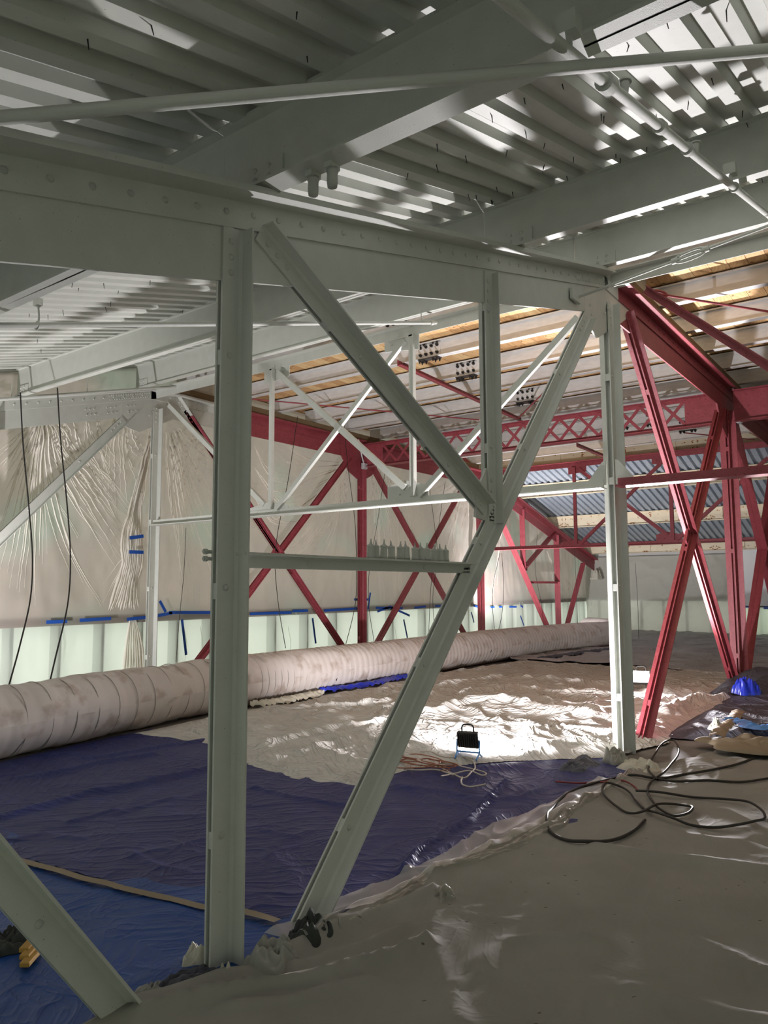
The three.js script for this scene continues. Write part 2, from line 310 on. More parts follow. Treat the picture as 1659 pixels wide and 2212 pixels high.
{ // near wall and right wall, outside the frame: boards above, film-covered strip below
  const w = thing('wall_near', 'near eave wall behind the camera with a film-covered strip', 'wall', null, 'structure');
  mesh(box(XW - 0.15, XW, 1.25, 2.95, ZF - 0.2, ZN), M.wallBoard, 'wall_panel', w);
  mesh(box(XW - 0.02, XW, 0, 1.3, ZF - 0.2, ZN), M.filmLower, 'film', w);
  const r = thing('wall_right', 'end wall of boards above a film-covered strip', 'wall', null, 'structure');
  const top = [[XW, 1.25], [XFAR, 1.25], [XFAR, 3.0], [XE, 5.19], [XR, 5.19], [XW, 2.93]].map(([x, y]) => V(x, y, ZN));
  mesh(plate(top, AX.z, 0.1), M.wallBoard, 'wall_panel', r);
  mesh(box(XW, XFAR, 0, 1.3, ZN - 0.02, ZN - 0.016), M.filmLower, 'film', r);
  for (let x = XW + 1; x < XFAR; x += 0.9) mesh(box(x, x + 0.08, 0, 1.25, ZN + 0.02, ZN + 0.1), M.stud, 'stud', r);
}

// ================================================================== ROOF TRUSSES
function chordGeo(p0, d, w, len, parts = 'all') {
  const a = [prism(rect(0, 0.38, -0.009, 0.009), p0, d, w, AX.z, len), prism(rect(0.245, 0.38, 0.009, 0.023), p0, d, w, AX.z, len), prism(rect(0.245, 0.38, -0.023, -0.009), p0, d, w, AX.z, len),
    prism(rect(0.372, 0.390, -0.155, 0.155), p0, d, w, AX.z, len), prism(rect(0.390, 0.408, -0.145, 0.145), p0, d, w, AX.z, len)];
  return merge(a);
}
const T1 = (px, py) => onZ(0, px, py);
function buildTruss(z, near, label) {
  const g = thing('roof_truss', label, 'roof truss', 'riveted roof trusses'); g.position.z = z;
  const wm = M.white, rm = M.red, far = [], tiny = { white: [], red: [] };
  const lbl = (m, s) => { m.userData.label = s; return m; };
  const rv = (part, p, r = 0.016, mat = wm, n = AX.z) => { if (near) rivet(part, p, n, r, mat); else tiny[mat === wm ? 'white' : 'red'].push(rivetGeometry(p, n, r * 0.9)); };
  // top chords
  const x0 = -3.45, wc = mesh(chordGeo(V(x0, HB + SL * x0, 0), DS, WS, (XR + 0.12 - x0) / CA), wm, 'top_chord', g, 'white painted riveted plate chord');
  for (let x = near ? -1.25 : 1.2; x < 4.9; x += 0.168) { const s = WS.clone().multiplyScalar(0.315); rv(wc, V(x + s.x, HB + SL * x + s.y, 0.023)); }
  for (let k = 0; k < 18; k++) for (const q of [0.285, 0.345]) { const x = 4.32 + k * 0.042; rv(wc, V(x - SA * q, HB + SL * x + CA * q, 0.023), 0.012); }
  const split = near ? XR + 0.35 : 6.9, fl = (a, b) => chordGeo(V(a, HF, 0), AX.x, AX.y, b - a);
  const fw = mesh(fl(XR - 0.05, split), wm, 'top_chord', g, 'white painted flat chord piece'), fr = mesh(fl(split, XE + 0.05), rm, 'top_chord', g, 'red flat riveted plate chord');
  mesh(mirrorX(chordGeo(V(x0, HB + SL * x0, 0), DS, WS, (XR + 0.12 - x0) / CA), CX2), rm, 'top_chord', g, 'red sloping riveted plate chord');
  if (near) for (let x = 6.4; x < 10.2; x += 0.2) rv(fr, V(x, HF + 0.315, 0.023), 0.014, rm);
  else { for (let x = 5.35; x < 6.8; x += 0.11) { for (const y of [0.1, 0.17, 0.27, 0.33]) if ((y > 0.2 || x < 5.9)) rv(fw, V(x, HF + y, 0.023), 0.014); } for (let x = 7; x < 15; x += 0.2) rv(fr, V(x, HF + 0.315, 0.023), 0.013, rm);
    for (let k = 0; k < 14; k++) for (const q of [0.09, 0.17]) { const x = 3.9 + k * 0.07; if (k % 5 < 3) rv(wc, V(x - SA * q, HB + SL * x + CA * q, 0.012), 0.014); } }
  mesh(box(XR + 0.35, XE - 0.3, HF + 0.409, HF + 0.53, -0.1, 0.1), M.nailer, 'nailer', g, 'brown timber nailer on the chord');
  // members in the truss plane: left edge, lower end first
  const member = (name, mat, xb, yb, xt, yt, a, b, o = {}) => {
    const geo = doubleAngle(V(xb, yb, 0), V(xt, yt, 0), AX.z, a, b, o), m = mesh(geo, mat, name, g); if (o.label) m.userData.label = o.label;
    const d = V(xt - xb, yt - yb, 0), L = d.length(); d.normalize(); const w = new THREE.Vector3().crossVectors(d, AX.z), zf = (o.gap ?? 0.010) + 0.011;
    const put = (s, r = 0.016) => rv(m, V(xb, yb, 0).addScaledVector(d, s).addScaledVector(w, a * 0.40).setZ(zf), r, mat);
    if (o.ends !== 0) { for (let k = 0; k < (o.ends || 3); k++) { put(L - 0.07 - k * 0.075); if (yb > 1) put(0.08 + k * 0.075); } }
    for (let s = 0.55; s < L - 0.4; s += 1.05) put(s);
    return { m, geo };
  };
  const foot = 0.0;
  const sym = [];
  sym.push(['post', member('post', wm, 0, foot, 0, 3.26, 0.118, 0.085, { label: 'white double angle post' })]);
  sym.push(['post', member('post', wm, 2.475, 2.05, 2.475, 3.90, 0.095, 0.075, { ends: 4, label: 'short white double angle post' })]);
  sym.push(['diagonal', member('diagonal', wm, 2.40, 2.10, 0.20, 3.262, 0.10, 0.085, { pitch0: 0.8, label: 'white diagonal from chord down to the long diagonal' })]);
  sym.push(['diagonal', member('diagonal', wm, 0.495, 0.0, 4.46, 4.212, 0.118, 0.085, { ends: 4, label: 'long white diagonal rising to the high joint' })]);
  sym.push(['diagonal', member('diagonal', wm, -0.464, 0.0, -2.22, 2.345, 0.115, 0.08, { label: 'white end diagonal' })]);
  sym.push(['strut', member('strut', wm, 2.19, 1.690, 0.10, 1.690, 0.068, 0.075, { ends: 0, pitch: 9, label: 'short white horizontal strut' })]);
  for (const [n, s] of sym) mesh(mirrorX(s.geo, CX2), rm, n, g, 'red double angle ' + n);
  // joint plates of the near half
  const pl = (px, mat, thick = 0.018) => plate(px.map(([x, y]) => V(x, y, -thick / 2)), AX.z, thick);
  const g1 = pl([[2.30, 2.08], [2.36, 2.30], [2.47, 2.44], [2.60, 2.42], [2.63, 2.22], [2.45, 2.06]], wm);
  mesh(g1, wm, 'joint_plate', g); mesh(mirrorX(g1, CX2), rm, 'joint_plate', g);
  // high joint
  const hp = [[1259, 612], [1262, 695], [1290, 730], [1341, 697], [1394, 656], [1393, 597], [1340, 600]].map(([x, y]) => T1(x, y));
  const hj = mesh(plate(hp.map((p) => p.clone().setZ(-0.0105)), AX.z, 0.021), wm, 'joint_plate', g, 'white riveted plate at the high joint');
  for (const [x, y] of [[1310, 656], [1306, 667], [1301, 678], [1325, 665], [1326, 680], [1275, 680], [1272, 660], [1365, 630], [1375, 640], [1330, 612], [1345, 610], [1360, 612]]) rv(hj, T1(x, y).setZ(x > 1298 && x < 1330 ? 0.029 : 0.0105), 0.015);
  mesh(mirrorX(plate(hp.map((p) => p.clone().setZ(-0.0105)), AX.z, 0.021), CX2), rm, 'joint_plate', g);
  // high posts
  const hpst = member('post', wm, XR, foot, XR, 4.46, 0.118, 0.088, { gap: 0.022, label: 'white double angle high post' });
  mesh(mirrorX(hpst.geo, CX2), rm, 'post', g, 'red double angle high post');
  // red crossing panels
  const paint = near ? rm : wm;
  const ra = (xb, yb, xt, yt, o) => member('diagonal', rm, xb, yb, xt, yt, 0.088, 0.072, { gap: 0.014, label: 'red crossing diagonal', ...o });
  if (near) { const r1 = ra(10.06, -0.0, 5.62, 4.50, { pitch: 2.4 }); mesh(mirrorX(r1.geo, CX2), rm, 'diagonal', g, 'red crossing diagonal'); }
  else { ra(10.06, -0.0, 6.42, 3.69, { pitch: 2.4 }); member('diagonal', wm, 6.42, 3.69, 5.45, 4.672, 0.088, 0.072, { gap: 0.014, label: 'white end of the crossing diagonal' }); mesh(mirrorX(ra(10.06, 0, 5.62, 4.5, { pitch: 2.4 }).geo, CX2), rm, 'diagonal', g, 'red crossing diagonal'); }
  const r2 = ra(5.56, 0.0, 9.93, 4.36, { pitch: 2.4 }); mesh(mirrorX(r2.geo, CX2), rm, 'diagonal', g, 'red crossing diagonal');
  for (const c of [7.78, CX2 - 7.78]) mesh(plate([[c - 0.12, 2.17], [c, 2.05], [c + 0.14, 2.17], [c, 2.33]].map(([x, y]) => V(x, y, -0.012)), AX.z, 0.024), rm, 'joint_plate', g);
  member('post', rm, XM - 0.05, 0, XM - 0.05, 4.36, 0.115, 0.105, { gap: 0.018, pitch: 1.6, label: 'red double angle middle post' });
  const mp = [[9.72, 4.352], [11.02, 4.352], [10.78, 4.05], [10.5, 3.92], [10.24, 3.92], [9.96, 4.05]].map(([x, y]) => V(x, y, -0.012));
  mesh(plate(mp, AX.z, 0.024), rm, 'joint_plate', g, 'red plate at the middle joint');
  if (tiny.white.length) mesh(merge(tiny.white), wm, 'rivets', g).userData.kind = 'stuff';
  if (tiny.red.length) mesh(merge(tiny.red), rm, 'rivets', g).userData.kind = 'stuff';
  return g;
}
buildTruss(0, true, 'large riveted steel roof truss, white half then red half, standing on rumpled clear sheet');
buildTruss(ZT, false, 'riveted steel roof truss, white end then red, in front of the film-covered wall');

// ================================================================== LENGTHWAYS BRACING FRAMES
function bracing(x, z0, z1, mats, label, group) { // z0 at the near truss, z1 at the next
  const g = thing('bracing_frame', label, 'bracing', group), s = Math.sign(z1 - z0), L = Math.abs(z1 - z0), at = (f, y) => V(x, y, z0 + s * f * L);
  const n = V(-1, 0, 0), nm = (m) => m || mats.main;
  const bar = (name, a, b, la, lb, mat, o = {}) => mesh(doubleAngle(a, b, n, la, lb, { single: 1, gap: 0.0, ...o }), nm(mat), name, g);
  const ang = (y0, y1, flange, mat, name) => mesh(merge([prism(rect(y0, y1, 0, 0.011), V(x - 0.011, 0, Math.min(z0, z1) + 0.05), AX.z, AX.y, AX.x, L - 0.1), prism(rect(flange > 0 ? y1 - 0.011 : y0, flange > 0 ? y1 : y0 + 0.011, -0.085, 0.085), V(x - 0.011, 0, Math.min(z0, z1) + 0.05), AX.z, AX.y, AX.x, L - 0.1)]), mat, name, g);
  const tc = ang(4.60, 4.735, 1, mats.top, 'top_angle'), bc = ang(2.565, 2.655, -1, mats.bottom, 'bottom_angle');
  const q1 = 0.327, q2 = 0.648;
  if (mats.short) { bar('brace', at(0.318, 2.66), at(0.05, 4.46), 0.075, 0.06, mats.main); }
  else {
    for (const q of [q1, q2]) bar('upright', at(q, 2.66), at(q, 4.62), 0.095, 0.06);
    bar('brace', at(q1 - 0.015, 2.70), at(0.04, 4.40), 0.09, 0.05);
    bar('brace', at(q2 - 0.02, 2.70), at(q1 + 0.012, 4.60), 0.09, 0.05);
    bar('brace', at(q1 + 0.012, 2.74), at(q2 - 0.02, 4.50), 0.09, 0.05, null, { gap: 0.013 });
    bar('brace', at(q2 + 0.015, 2.70), at(0.955, 4.42), 0.09, 0.05);
    const gp = (pts) => mesh(plate(pts.map(([f, y]) => at(f, y).add(V(-0.002, 0, 0))), V(1, 0, 0), 0.012), mats.main, 'joint_plate', g);
    gp([[q1 - 0.035, 2.57], [q1 - 0.035, 2.78], [q1 + 0.01, 2.86], [q1 + 0.045, 2.80], [q1 + 0.045, 2.57]]);
    gp([[q1 - 0.02, 4.73], [q1 + 0.05, 4.73], [q1 + 0.05, 4.48], [q1 - 0.02, 4.42]]);
    gp([[q2 - 0.05, 4.73], [q2 + 0.015, 4.73], [q2 + 0.015, 4.42], [q2 - 0.05, 4.46]]);
    gp([[q2 - 0.05, 2.57], [q2 - 0.05, 2.70], [q2, 2.76], [q2 + 0.05, 2.70], [q2 + 0.05, 2.57]]);
    for (const [f, y] of [[q1 - 0.02, 2.66], [q1 + 0.02, 2.70], [q1 + 0.03, 2.62], [q1 + 0.02, 4.62], [q1 + 0.035, 4.55], [q2 - 0.03, 4.64], [q2 - 0.035, 4.55], [q2 + 0.03, 2.63], [q2 - 0.03, 2.63]]) rivet(g, at(f, y).add(V(-0.006, 0, 0)), n, 0.014, mats.main);
  }
  // corner plates at the high post
  mesh(plate([at(0.004, 2.60), at(0.034, 2.60), at(0.028, 2.66), at(0.009, 2.83), at(0.004, 2.85)].map((p) => p.add(V(-0.004, 0, 0))), V(1, 0, 0), 0.012), mats.corner || mats.bottom, 'joint_plate', g);
  return { g, tc, bc };
}
bracing(XR, -0.02, ZT + 0.05, { main: M.white, top: M.white, bottom: M.white }, 'white steel cross-bracing between the two high posts', 'cross-bracing frames');
bracing(XR, 0.02, 7.3, { main: M.red, top: M.white, bottom: M.red, corner: M.white, short: true }, 'bracing with dark red strut and white top angle on the hose side of the truss', 'cross-bracing frames');
bracing(XE, -0.02, ZT + 0.05, { main: M.red, top: M.red, bottom: M.red }, 'red steel cross-bracing below the galvanised far roof slope', 'cross-bracing frames');
bracing(XE, 0.02, 7.3, { main: M.red, top: M.red, bottom: M.red }, 'red cross-bracing in line with the far frame, over the dark tarp side', 'cross-bracing frames');

// ================================================================== RED LATTICE GIRDERS
function lattice(z0, z1, label) {
  const g = thing('lattice_girder', label, 'girder', 'red lattice girders'), lo = Math.min(z0, z1), L = Math.abs(z1 - z0), x = XM, y0 = 4.16, y1 = 4.655;
  const ang = (ya, yb, fy, name) => mesh(merge([prism(rect(ya, yb, -0.012, 0), V(x, 0, lo), AX.z, AX.y, AX.x, L), prism(rect(fy, fy + 0.012, -0.09, 0.09), V(x, 0, lo), AX.z, AX.y, AX.x, L)]), M.red, name, g);
  ang(y1 - 0.075, y1, y1 - 0.012, 'top_angle'); ang(y0, y0 + 0.06, y0, 'bottom_angle');
  for (const e of [0, 1]) { const a = e ? lo + L - 0.5 : lo; mesh(box(x - 0.02, x - 0.009, y0 + 0.02, y1 - 0.02, a, a + 0.5), M.red, 'end_plate', g); }
  const P = 0.37, n = Math.round((L - 1) / P), p = (L - 1) / n, dy = y1 - y0 - 0.1, len = Math.hypot(p, dy);
  for (let k = 0; k < n; k++) for (const s of [0, 1]) {
    const a = V(x - 0.014 - s * 0.006, y0 + 0.05, lo + 0.5 + (k + s) * p), b = V(a.x, a.y + dy, lo + 0.5 + (k + 1 - s) * p), d = b.clone().sub(a).normalize();
    mesh(prism(rect(-0.026, 0.026, -0.004, 0.004), a, d, new THREE.Vector3().crossVectors(d, AX.x), AX.x, len), M.red, 'lattice_bar', g);
  }
  for (let k = 0; k <= n; k++) for (const y of [y0 + 0.05, y1 - 0.045]) rivet(g, V(x - 0.022, y, lo + 0.5 + k * p), V(-1, 0, 0), 0.013, M.red);
}
lattice(ZT + 0.12, -0.12, 'red riveted lattice girder between the two red middle posts');
lattice(0.12, 7.2, 'red lattice girder reaching out from the red post with the blue bag');

// ================================================================== ROOF BEAMS (near slope, white) and far slope (cream)
function iBeam(x, yb, z0, z1, depth = 0.38, fw = 0.15) {
  const L = z1 - z0, p = V(x, yb, z0);
  return merge([prism(rect(-0.006, 0.006, 0, depth), p, AX.z, AX.x, AX.y, L), prism(rect(-fw / 2, fw / 2, 0, 0.016), p, AX.z, AX.x, AX.y, L), prism(rect(-fw / 2, fw / 2, depth - 0.016, depth), p, AX.z, AX.x, AX.y, L)]);
}
const beamNames = ['lowest', 'middle', 'highest'];
[0.17, 2.84, 4.70].forEach((x, i) => {
  const yb = 3.42 + SL * x;
  for (const [z0, z1, bay] of [[ZT + 0.02, -0.175, 'between the two trusses'], [-0.17, 7.2, 'over the hose side of the truss']]) {
    const b = thing('roof_beam', `white steel beam, ${beamNames[i]} of three under the white deck, ${bay}`, 'roof beam', 'white roof beams'); 
    mesh(iBeam(x, yb, z0, z1, 0.38, i ? 0.075 : 0.12), M.white, 'beam', b);
    const zc = z0 > -1 ? 0.12 : ZT + 0.2;
    const pl = mesh(box(x - 0.018, x - 0.006, yb + 0.02, yb + 0.13, zc - 0.11, zc + 0.12), M.white, 'clip_plate', b);
    for (const [dz, dy] of [[-0.06, 0.05], [0.03, 0.05], [-0.06, 0.1], [0.03, 0.1]]) { const m = rivet(pl, V(x - 0.018, yb + dy, zc + dz), V(-1, 0, 0), 0.015, M.white); m.name = 'bolt_head'; }
  }
});
[0.17, 2.84, 4.70, -2.6].forEach((x, i) => {
  const X = CX2 - x, yb = 3.42 + SL * x;
  const b = thing('roof_beam', ['rust-stained cream steel beam under the far slope, second up from the eave', 'rust-stained cream steel beam under the far slope, third up from the eave', 'pale steel beam at the top of the far slope', 'cream rust-stained steel beam along the far eave'][i], 'roof beam', 'cream roof beams');
  mesh(iBeam(X, yb, ZF + 0.1, 7.2, 0.38, 0.13), M.cream, 'beam', b);
  for (const z of [-5.2, -2.3, 0.6]) mesh(box(X - 0.035, X - 0.006, yb + 0.016, yb + 0.364, z, z + 0.012), M.cream, 'stiffener', b);
});

// ================================================================== GALVANISED ROOF CHANNELS
const splice = { 5.62: [-3.0], 6.68: [-3.18], 7.8: [-3.22], 9.86: [-3.2], 13.09: [-2.62, -1.9], 14.2: [-1.55] };
[5.62, 6.68, 7.8, 8.8, 9.86, 10.95, 12.02, 13.09, 14.2, 15.25].forEach((x, i) => {
  const nth = ['first', 'second', 'third', 'fourth', 'fifth', 'sixth', 'seventh', 'eighth', 'ninth', 'tenth'][i];
  const g = thing('roof_channel', `galvanised steel roof beam under the planks, ${nth} from the white bracing`, 'roof beam', 'galvanised roof beams');
  const z0 = ZF + 0.2, L = 7.2 - z0, p = V(x, 4.89, z0), D = 0.245;
  mesh(merge([prism(rect(-0.004, 0.004, 0, D), p, AX.z, AX.x, AX.y, L), prism(rect(-0.055, 0.055, 0, 0.008), p, AX.z, AX.x, AX.y, L), prism(rect(-0.055, 0.055, D - 0.008, D), p, AX.z, AX.x, AX.y, L),
    prism(rect(-0.055, -0.050, D - 0.028, D), p, AX.z, AX.x, AX.y, L)]), M.zinc, 'channel', g);
  for (const z of splice[x] || []) {
    const pl = mesh(box(x - 0.014, x - 0.004, 4.905, 4.89 + D - 0.03, z - 0.19, z + 0.19), M.zinc, 'splice_plate', g);
    for (const dz of [-0.142, -0.047, 0.047, 0.142]) for (const y of [4.95, 5.06]) bolt(pl, V(x - 0.014, y, z + dz), V(-1, 0, 0), 0.023);
    const fp = mesh(box(x - 0.06, x + 0.06, 4.876, 4.889, z - 0.17, z + 0.17), M.steelDark, 'flange_plate', g);
    for (const dz of [-0.15, -0.08, 0.08, 0.15]) for (const dx of [-0.035, 0.035]) { bolt(fp, V(x + dx, 4.876, z + dz), V(0, -1, 0), 0.021); if (dx < 0) bolt(pl, V(x - 0.035, 4.89 + D - 0.01, z + dz), V(0, -1, 0), 0.021); }
  }
});

// ================================================================== PLASTIC FILM ON THE WALLS
const GATHER = [[85, 898], [340, 890], [455, 905], [760, 1000], [880, 1000], [1010, 1040]].map(([x, y]) => onZ(ZF, x, y));
function filmZ(x, y) { // gentle billows and pleats that fan out from the gathered points
  let z = 0.05 * fbm(x * 0.5, y * 0.6, 3) + 0.012 * N2(x * 3.1 + 0.5 * y, y * 0.8);
  for (let i = 0; i < GATHER.length; i++) {
    const g = GATHER[i], dx = x - g.x, dy = g.y - y, d = Math.hypot(dx, dy) + 0.05; if (dy < -0.3 || d > 3.5) continue;
    const th = Math.atan2(dx, dy + 0.2); z += 0.055 * Math.exp(-d / 1.6) * smooth(0, 0.35, d) * Math.pow(1 - Math.abs(N2(th * 7 + i * 13, d * 0.25)), 2.2);
  }
  return z * smooth(1.05, 1.5, y) + 0.02;
}
function filmGrid(x0, x1, y0, y1, cell, zf, base) {
  const nx = Math.ceil((x1 - x0) / cell), ny = 90, pos = [], uv = [], ind = [];
  for (let j = 0; j <= ny; j++) for (let i = 0; i <= nx; i++) { const x = x0 + (x1 - x0) * i / nx, t = y1(x), y = y0 + (t - y0) * j / ny; pos.push(x, y, base + zf(x, y)); uv.push(x, y); }
  for (let j = 0; j < ny; j++) for (let i = 0; i < nx; i++) { const a = j * (nx + 1) + i, b = a + 1, c = a + nx + 2, d = a + nx + 1; ind.push(a, b, c, a, c, d); }
  const g = new THREE.BufferGeometry(); g.setAttribute('position', new THREE.Float32BufferAttribute(pos, 3)); g.setAttribute('uv', new THREE.Float32BufferAttribute(uv, 2)); g.setIndex(ind); g.computeVertexNormals(); return g;
}
const roofUnder = (x) => (x < XR + 0.1 ? 3.86 + SL * x : x > XE - 0.1 ? 3.86 + SL * (CX2 - x) : 5.2);
// a pleat: a narrow doubled strip of film arched along a curve on the wall
function pleat(px, w0, w1, blunt = false) {
  const P = px.map(([x, y]) => onZ(ZF, x, y)), c = new THREE.CatmullRomCurve3(P, false, 'centripetal'), n = 26, pos = [], ind = [], uv = [];
  for (let i = 0; i <= n; i++) {
    const t = i / n, p = c.getPoint(t), d = c.getTangent(t), s = V(d.y, -d.x, 0).normalize(), w = (w0 + (w1 - w0) * t) * (0.75 + 0.5 * (0.5 + 0.5 * N2(t * 5, P[0].x * 3 + P[P.length - 1].x))) * smooth(0, 0.08, t) * smooth(1.0, blunt ? 0.93 : 0.45, t) + 0.0008;
    const z = ZF + filmZ(p.x, p.y);
    for (const [k, h] of [[-1, 0.004], [-0.35, 0.3 * w + 0.006], [0.35, 0.3 * w + 0.006], [1, 0.004]]) { pos.push(p.x + s.x * k * w / 2, p.y + s.y * k * w / 2, z + h); uv.push(t, k); }
  }
  for (let i = 0; i < n; i++) for (let k = 0; k < 3; k++) { const a = i * 4 + k; ind.push(a, a + 1, a + 5, a, a + 5, a + 4); }
  const g = new THREE.BufferGeometry(); g.setAttribute('position', new THREE.Float32BufferAttribute(pos, 3)); g.setAttribute('uv', new THREE.Float32BufferAttribute(uv, 2)); g.setIndex(ind); g.computeVertexNormals(); return g;
}
function tapeStrip(parent, pts, w = 0.05, base = ZF + 0.075) { // strip through wall pixels
  const P = pts.map(([x, y]) => onZ(base, x, y));
  for (let i = 0; i + 1 < P.length; i++) { const d = P[i + 1].clone().sub(P[i]), L = d.length(); d.normalize(); const m = mesh(prism(rect(-w / 2, w / 2, 0, 0.003), P[i], d, new THREE.Vector3().crossVectors(d, AX.z), AX.z, L), M.tape, 'tape_strip', parent, 'blue masking tape'); m.position.z += i * 0.001; }
}
{
  const up = thing('plastic_sheet', 'tall cream translucent film hung in gathered folds behind the white-ended truss', 'plastic sheet');
  mesh(filmGrid(XW, XFAR - 0.05, 1.06, (x) => roofUnder(x), 0.05, filmZ, ZF), M.filmUpper, 'film', up);
  const fans = [
    [[78, 905], [40, 1000], [0, 1075]], [[76, 905], [30, 1040], [0, 1140]], [[80, 905], [48, 1060], [12, 1240]], [[82, 905], [62, 1080], [38, 1280]], [[86, 905], [75, 1090], [72, 1310]],
    [[88, 905], [84, 1060], [82, 1200]], [[92, 905], [112, 1040], [150, 1180], [215, 1300]], [[90, 905], [100, 1030], [125, 1140], [180, 1260]], [[95, 905], [125, 1010], [180, 1120], [250, 1230]], [[100, 905], [140, 1000], [200, 1090], [262, 1190]],
    [[108, 905], [160, 990], [215, 1060], [262, 1150]], [[72, 905], [22, 980], [0, 1015]], [[128, 900], [140, 950], [165, 1010], [240, 1130]], [[150, 898], [165, 960], [200, 1020], [255, 1110]], [[180, 900], [190, 960], [230, 1050]],
    [[205, 900], [212, 960], [246, 1070]], [[243, 900], [243, 980], [246, 1110]], [[262, 905], [262, 1000], [272, 1090]], [[275, 905], [268, 960], [285, 1010], [322, 945]], [[280, 900], [280, 940], [300, 975], [325, 930]],
    [[322, 960], [305, 1040], [280, 1120], [270, 1150]], [[318, 1000], [300, 1100], [285, 1150], [275, 1200]], [[295, 1150], [268, 1240], [245, 1310]], [[300, 1160], [285, 1250], [262, 1300]],
    [[352, 935], [362, 1030], [372, 1120], [392, 1260]], [[358, 935], [375, 1030], [390, 1130], [405, 1300]], [[364, 932], [392, 1030], [416, 1120]], [[370, 930], [405, 1020], [455, 1140]], [[376, 928], [415, 1000], [462, 1080]],
    [[382, 925], [420, 990], [462, 1040]], [[390, 925], [428, 980], [464, 1010]], [[366, 940], [398, 1060], [440, 1200], [462, 1260]], [[374, 935], [412, 1040], [448, 1130]],
    [[745, 1012], [680, 1070], [620, 1110], [545, 1140]], [[742, 1008], [660, 1040], [600, 1060], [545, 1062]], [[738, 1004], [670, 1010], [620, 1000], [585, 970]], [[730, 1000], [660, 990], [610, 960], [575, 925]], [[748, 1016], [700, 1100], [640, 1170], [560, 1230]],
    [[752, 1018], [720, 1110], [670, 1190], [600, 1260]], [[756, 1020], [735, 1100], [700, 1200], [650, 1270]], [[545, 1010], [600, 1085], [660, 1080]], [[545, 960], [580, 1030], [640, 1050]], [[548, 1080], [590, 1130], [640, 1130]],
    [[800, 1015], [806, 1100], [820, 1300]], [[808, 1012], [820, 1100], [835, 1210]], [[816, 1010], [832, 1100], [846, 1180]], [[826, 1010], [850, 1100], [862, 1280]], [[835, 1015], [862, 1110], [905, 1250]], [[848, 1040], [870, 1130], [890, 1270]],
    [[985, 1090], [975, 1180], [962, 1280]], [[1010, 1050], [1010, 1120], [1000, 1190]], [[1180, 1190], [1200, 1250], [1220, 1310]], [[1085, 1130], [1070, 1220], [1062, 1300]], [[1220, 1250], [1240, 1290], [1262, 1300]],
  ];
  fans.forEach((f, i) => mesh(pleat(f, 0.016, i < 33 ? 0.036 : 0.030), M.filmFold, 'pleat', up, 'whitish doubled pleat of film'));
  const RJ = rng(15);
  for (const f of fans) for (let k = 0; k < 3; k++) { const o = (RJ() - 0.5) * 60, e = 1.1 - RJ() * 0.5, n = f.length - 1, q = f.map(([x, y], i) => [x + o * (i / n) + (RJ() - 0.5) * 2, f[0][1] + (y - f[0][1]) * e]); mesh(pleat(q, 0.008, 0.010 + 0.014 * RJ()), M.filmFold, 'pleat', up); }
  // gathered hank of film beside the high post: a bunch of wide pleats
  { const spine = [[320, 935], [305, 1020], [288, 1110], [280, 1165], [282, 1215], [272, 1270], [264, 1316]], tail = [[284, 1335], [286, 1390], [286, 1455]], RH = rng(44);
    for (let k = 0; k < 13; k++) { const u = k / 12 * 2 - 1; mesh(pleat(spine.map(([x, y], i) => [x + u * [4, 8, 14, 22, 20, 22, 34][i] + (RH() - 0.5) * 3, y + (RH() - 0.5) * 8]), 0.03, 0.06, true), M.filmFold, 'bunched_film', up, k ? undefined : 'bunched hank of pale film'); }
    for (let k = 0; k < 8; k++) { const u = k / 7 * 2 - 1; mesh(pleat(tail.map(([x, y], i) => [x + u * [6, 16, 22][i] + (RH() - 0.5) * 3, y]), 0.03, 0.07, true), M.filmFold, 'bunched_film', up); } }
  for (const t of [[[280, 1162], [310, 1158]], [[279, 1192], [310, 1193]]]) tapeStrip(up, t, 0.055, ZF + 0.13);
  for (const t of [[[345, 1298], [358, 1322]], [[100, 1344], [145, 1342]], [[172, 1340], [240, 1336]], [[274, 1338], [320, 1333]], [[340, 1330], [372, 1324]], [[365, 1323], [460, 1323]], [[540, 1326], [630, 1323]], [[632, 1320], [665, 1319]], [[700, 1319], [780, 1314]], [[795, 1316], [800, 1280]], [[765, 1295], [795, 1295]], [[815, 1321], [845, 1310]], [[812, 1313], [870, 1314]],
    [[845, 1312], [885, 1330]], [[895, 1313], [920, 1310]], [[940, 1309], [960, 1309]], [[1022, 1308], [1036, 1312]], [[1060, 1312], [1068, 1311]], [[1078, 1311], [1085, 1311]], [[1100, 1311], [1116, 1311]], [[1124, 1308], [1130, 1312]], [[1270, 1250], [1278, 1310]], [[1275, 1315], [1282, 1345]]]) tapeStrip(up, t);
  const low = thing('plastic_sheet', 'pale green daylit film stretched over low studs beneath the blue tape', 'plastic sheet');
  mesh(filmGrid(XW, XFAR - 0.05, 0, () => 1.13, 0.06, (x, y) => 0.01 * fbm(x * 1.5, y * 1.2, 3) + 0.006 * N2(x * 7, y * 1.5) + 0.012, ZF), M.filmLower, 'film', low);
  for (const t of [[[393, 1338], [402, 1415]], [[675, 1335], [682, 1390]], [[872, 1338], [880, 1378]], [[1018, 1322], [1024, 1345]], [[1124, 1330], [1132, 1352]]]) tapeStrip(low, t, 0.05, ZF + 0.04);
  for (const x of [130, 395, 430, 620, 850]) { const a = [[x, 1352], [x + 6, 1390], [x + 2, 1430]]; mesh(pleat(a, 0.01, 0.02), M.filmLower, 'pleat', low); }
  // far wall film
  const far = thing('plastic_sheet', 'grey translucent film with taped edges over the far eave wall', 'plastic sheet');
  const nz = 120, ny = 50, pos = [], uv = [], ind = [], z0 = ZF + 0.05, z1 = -2.55;
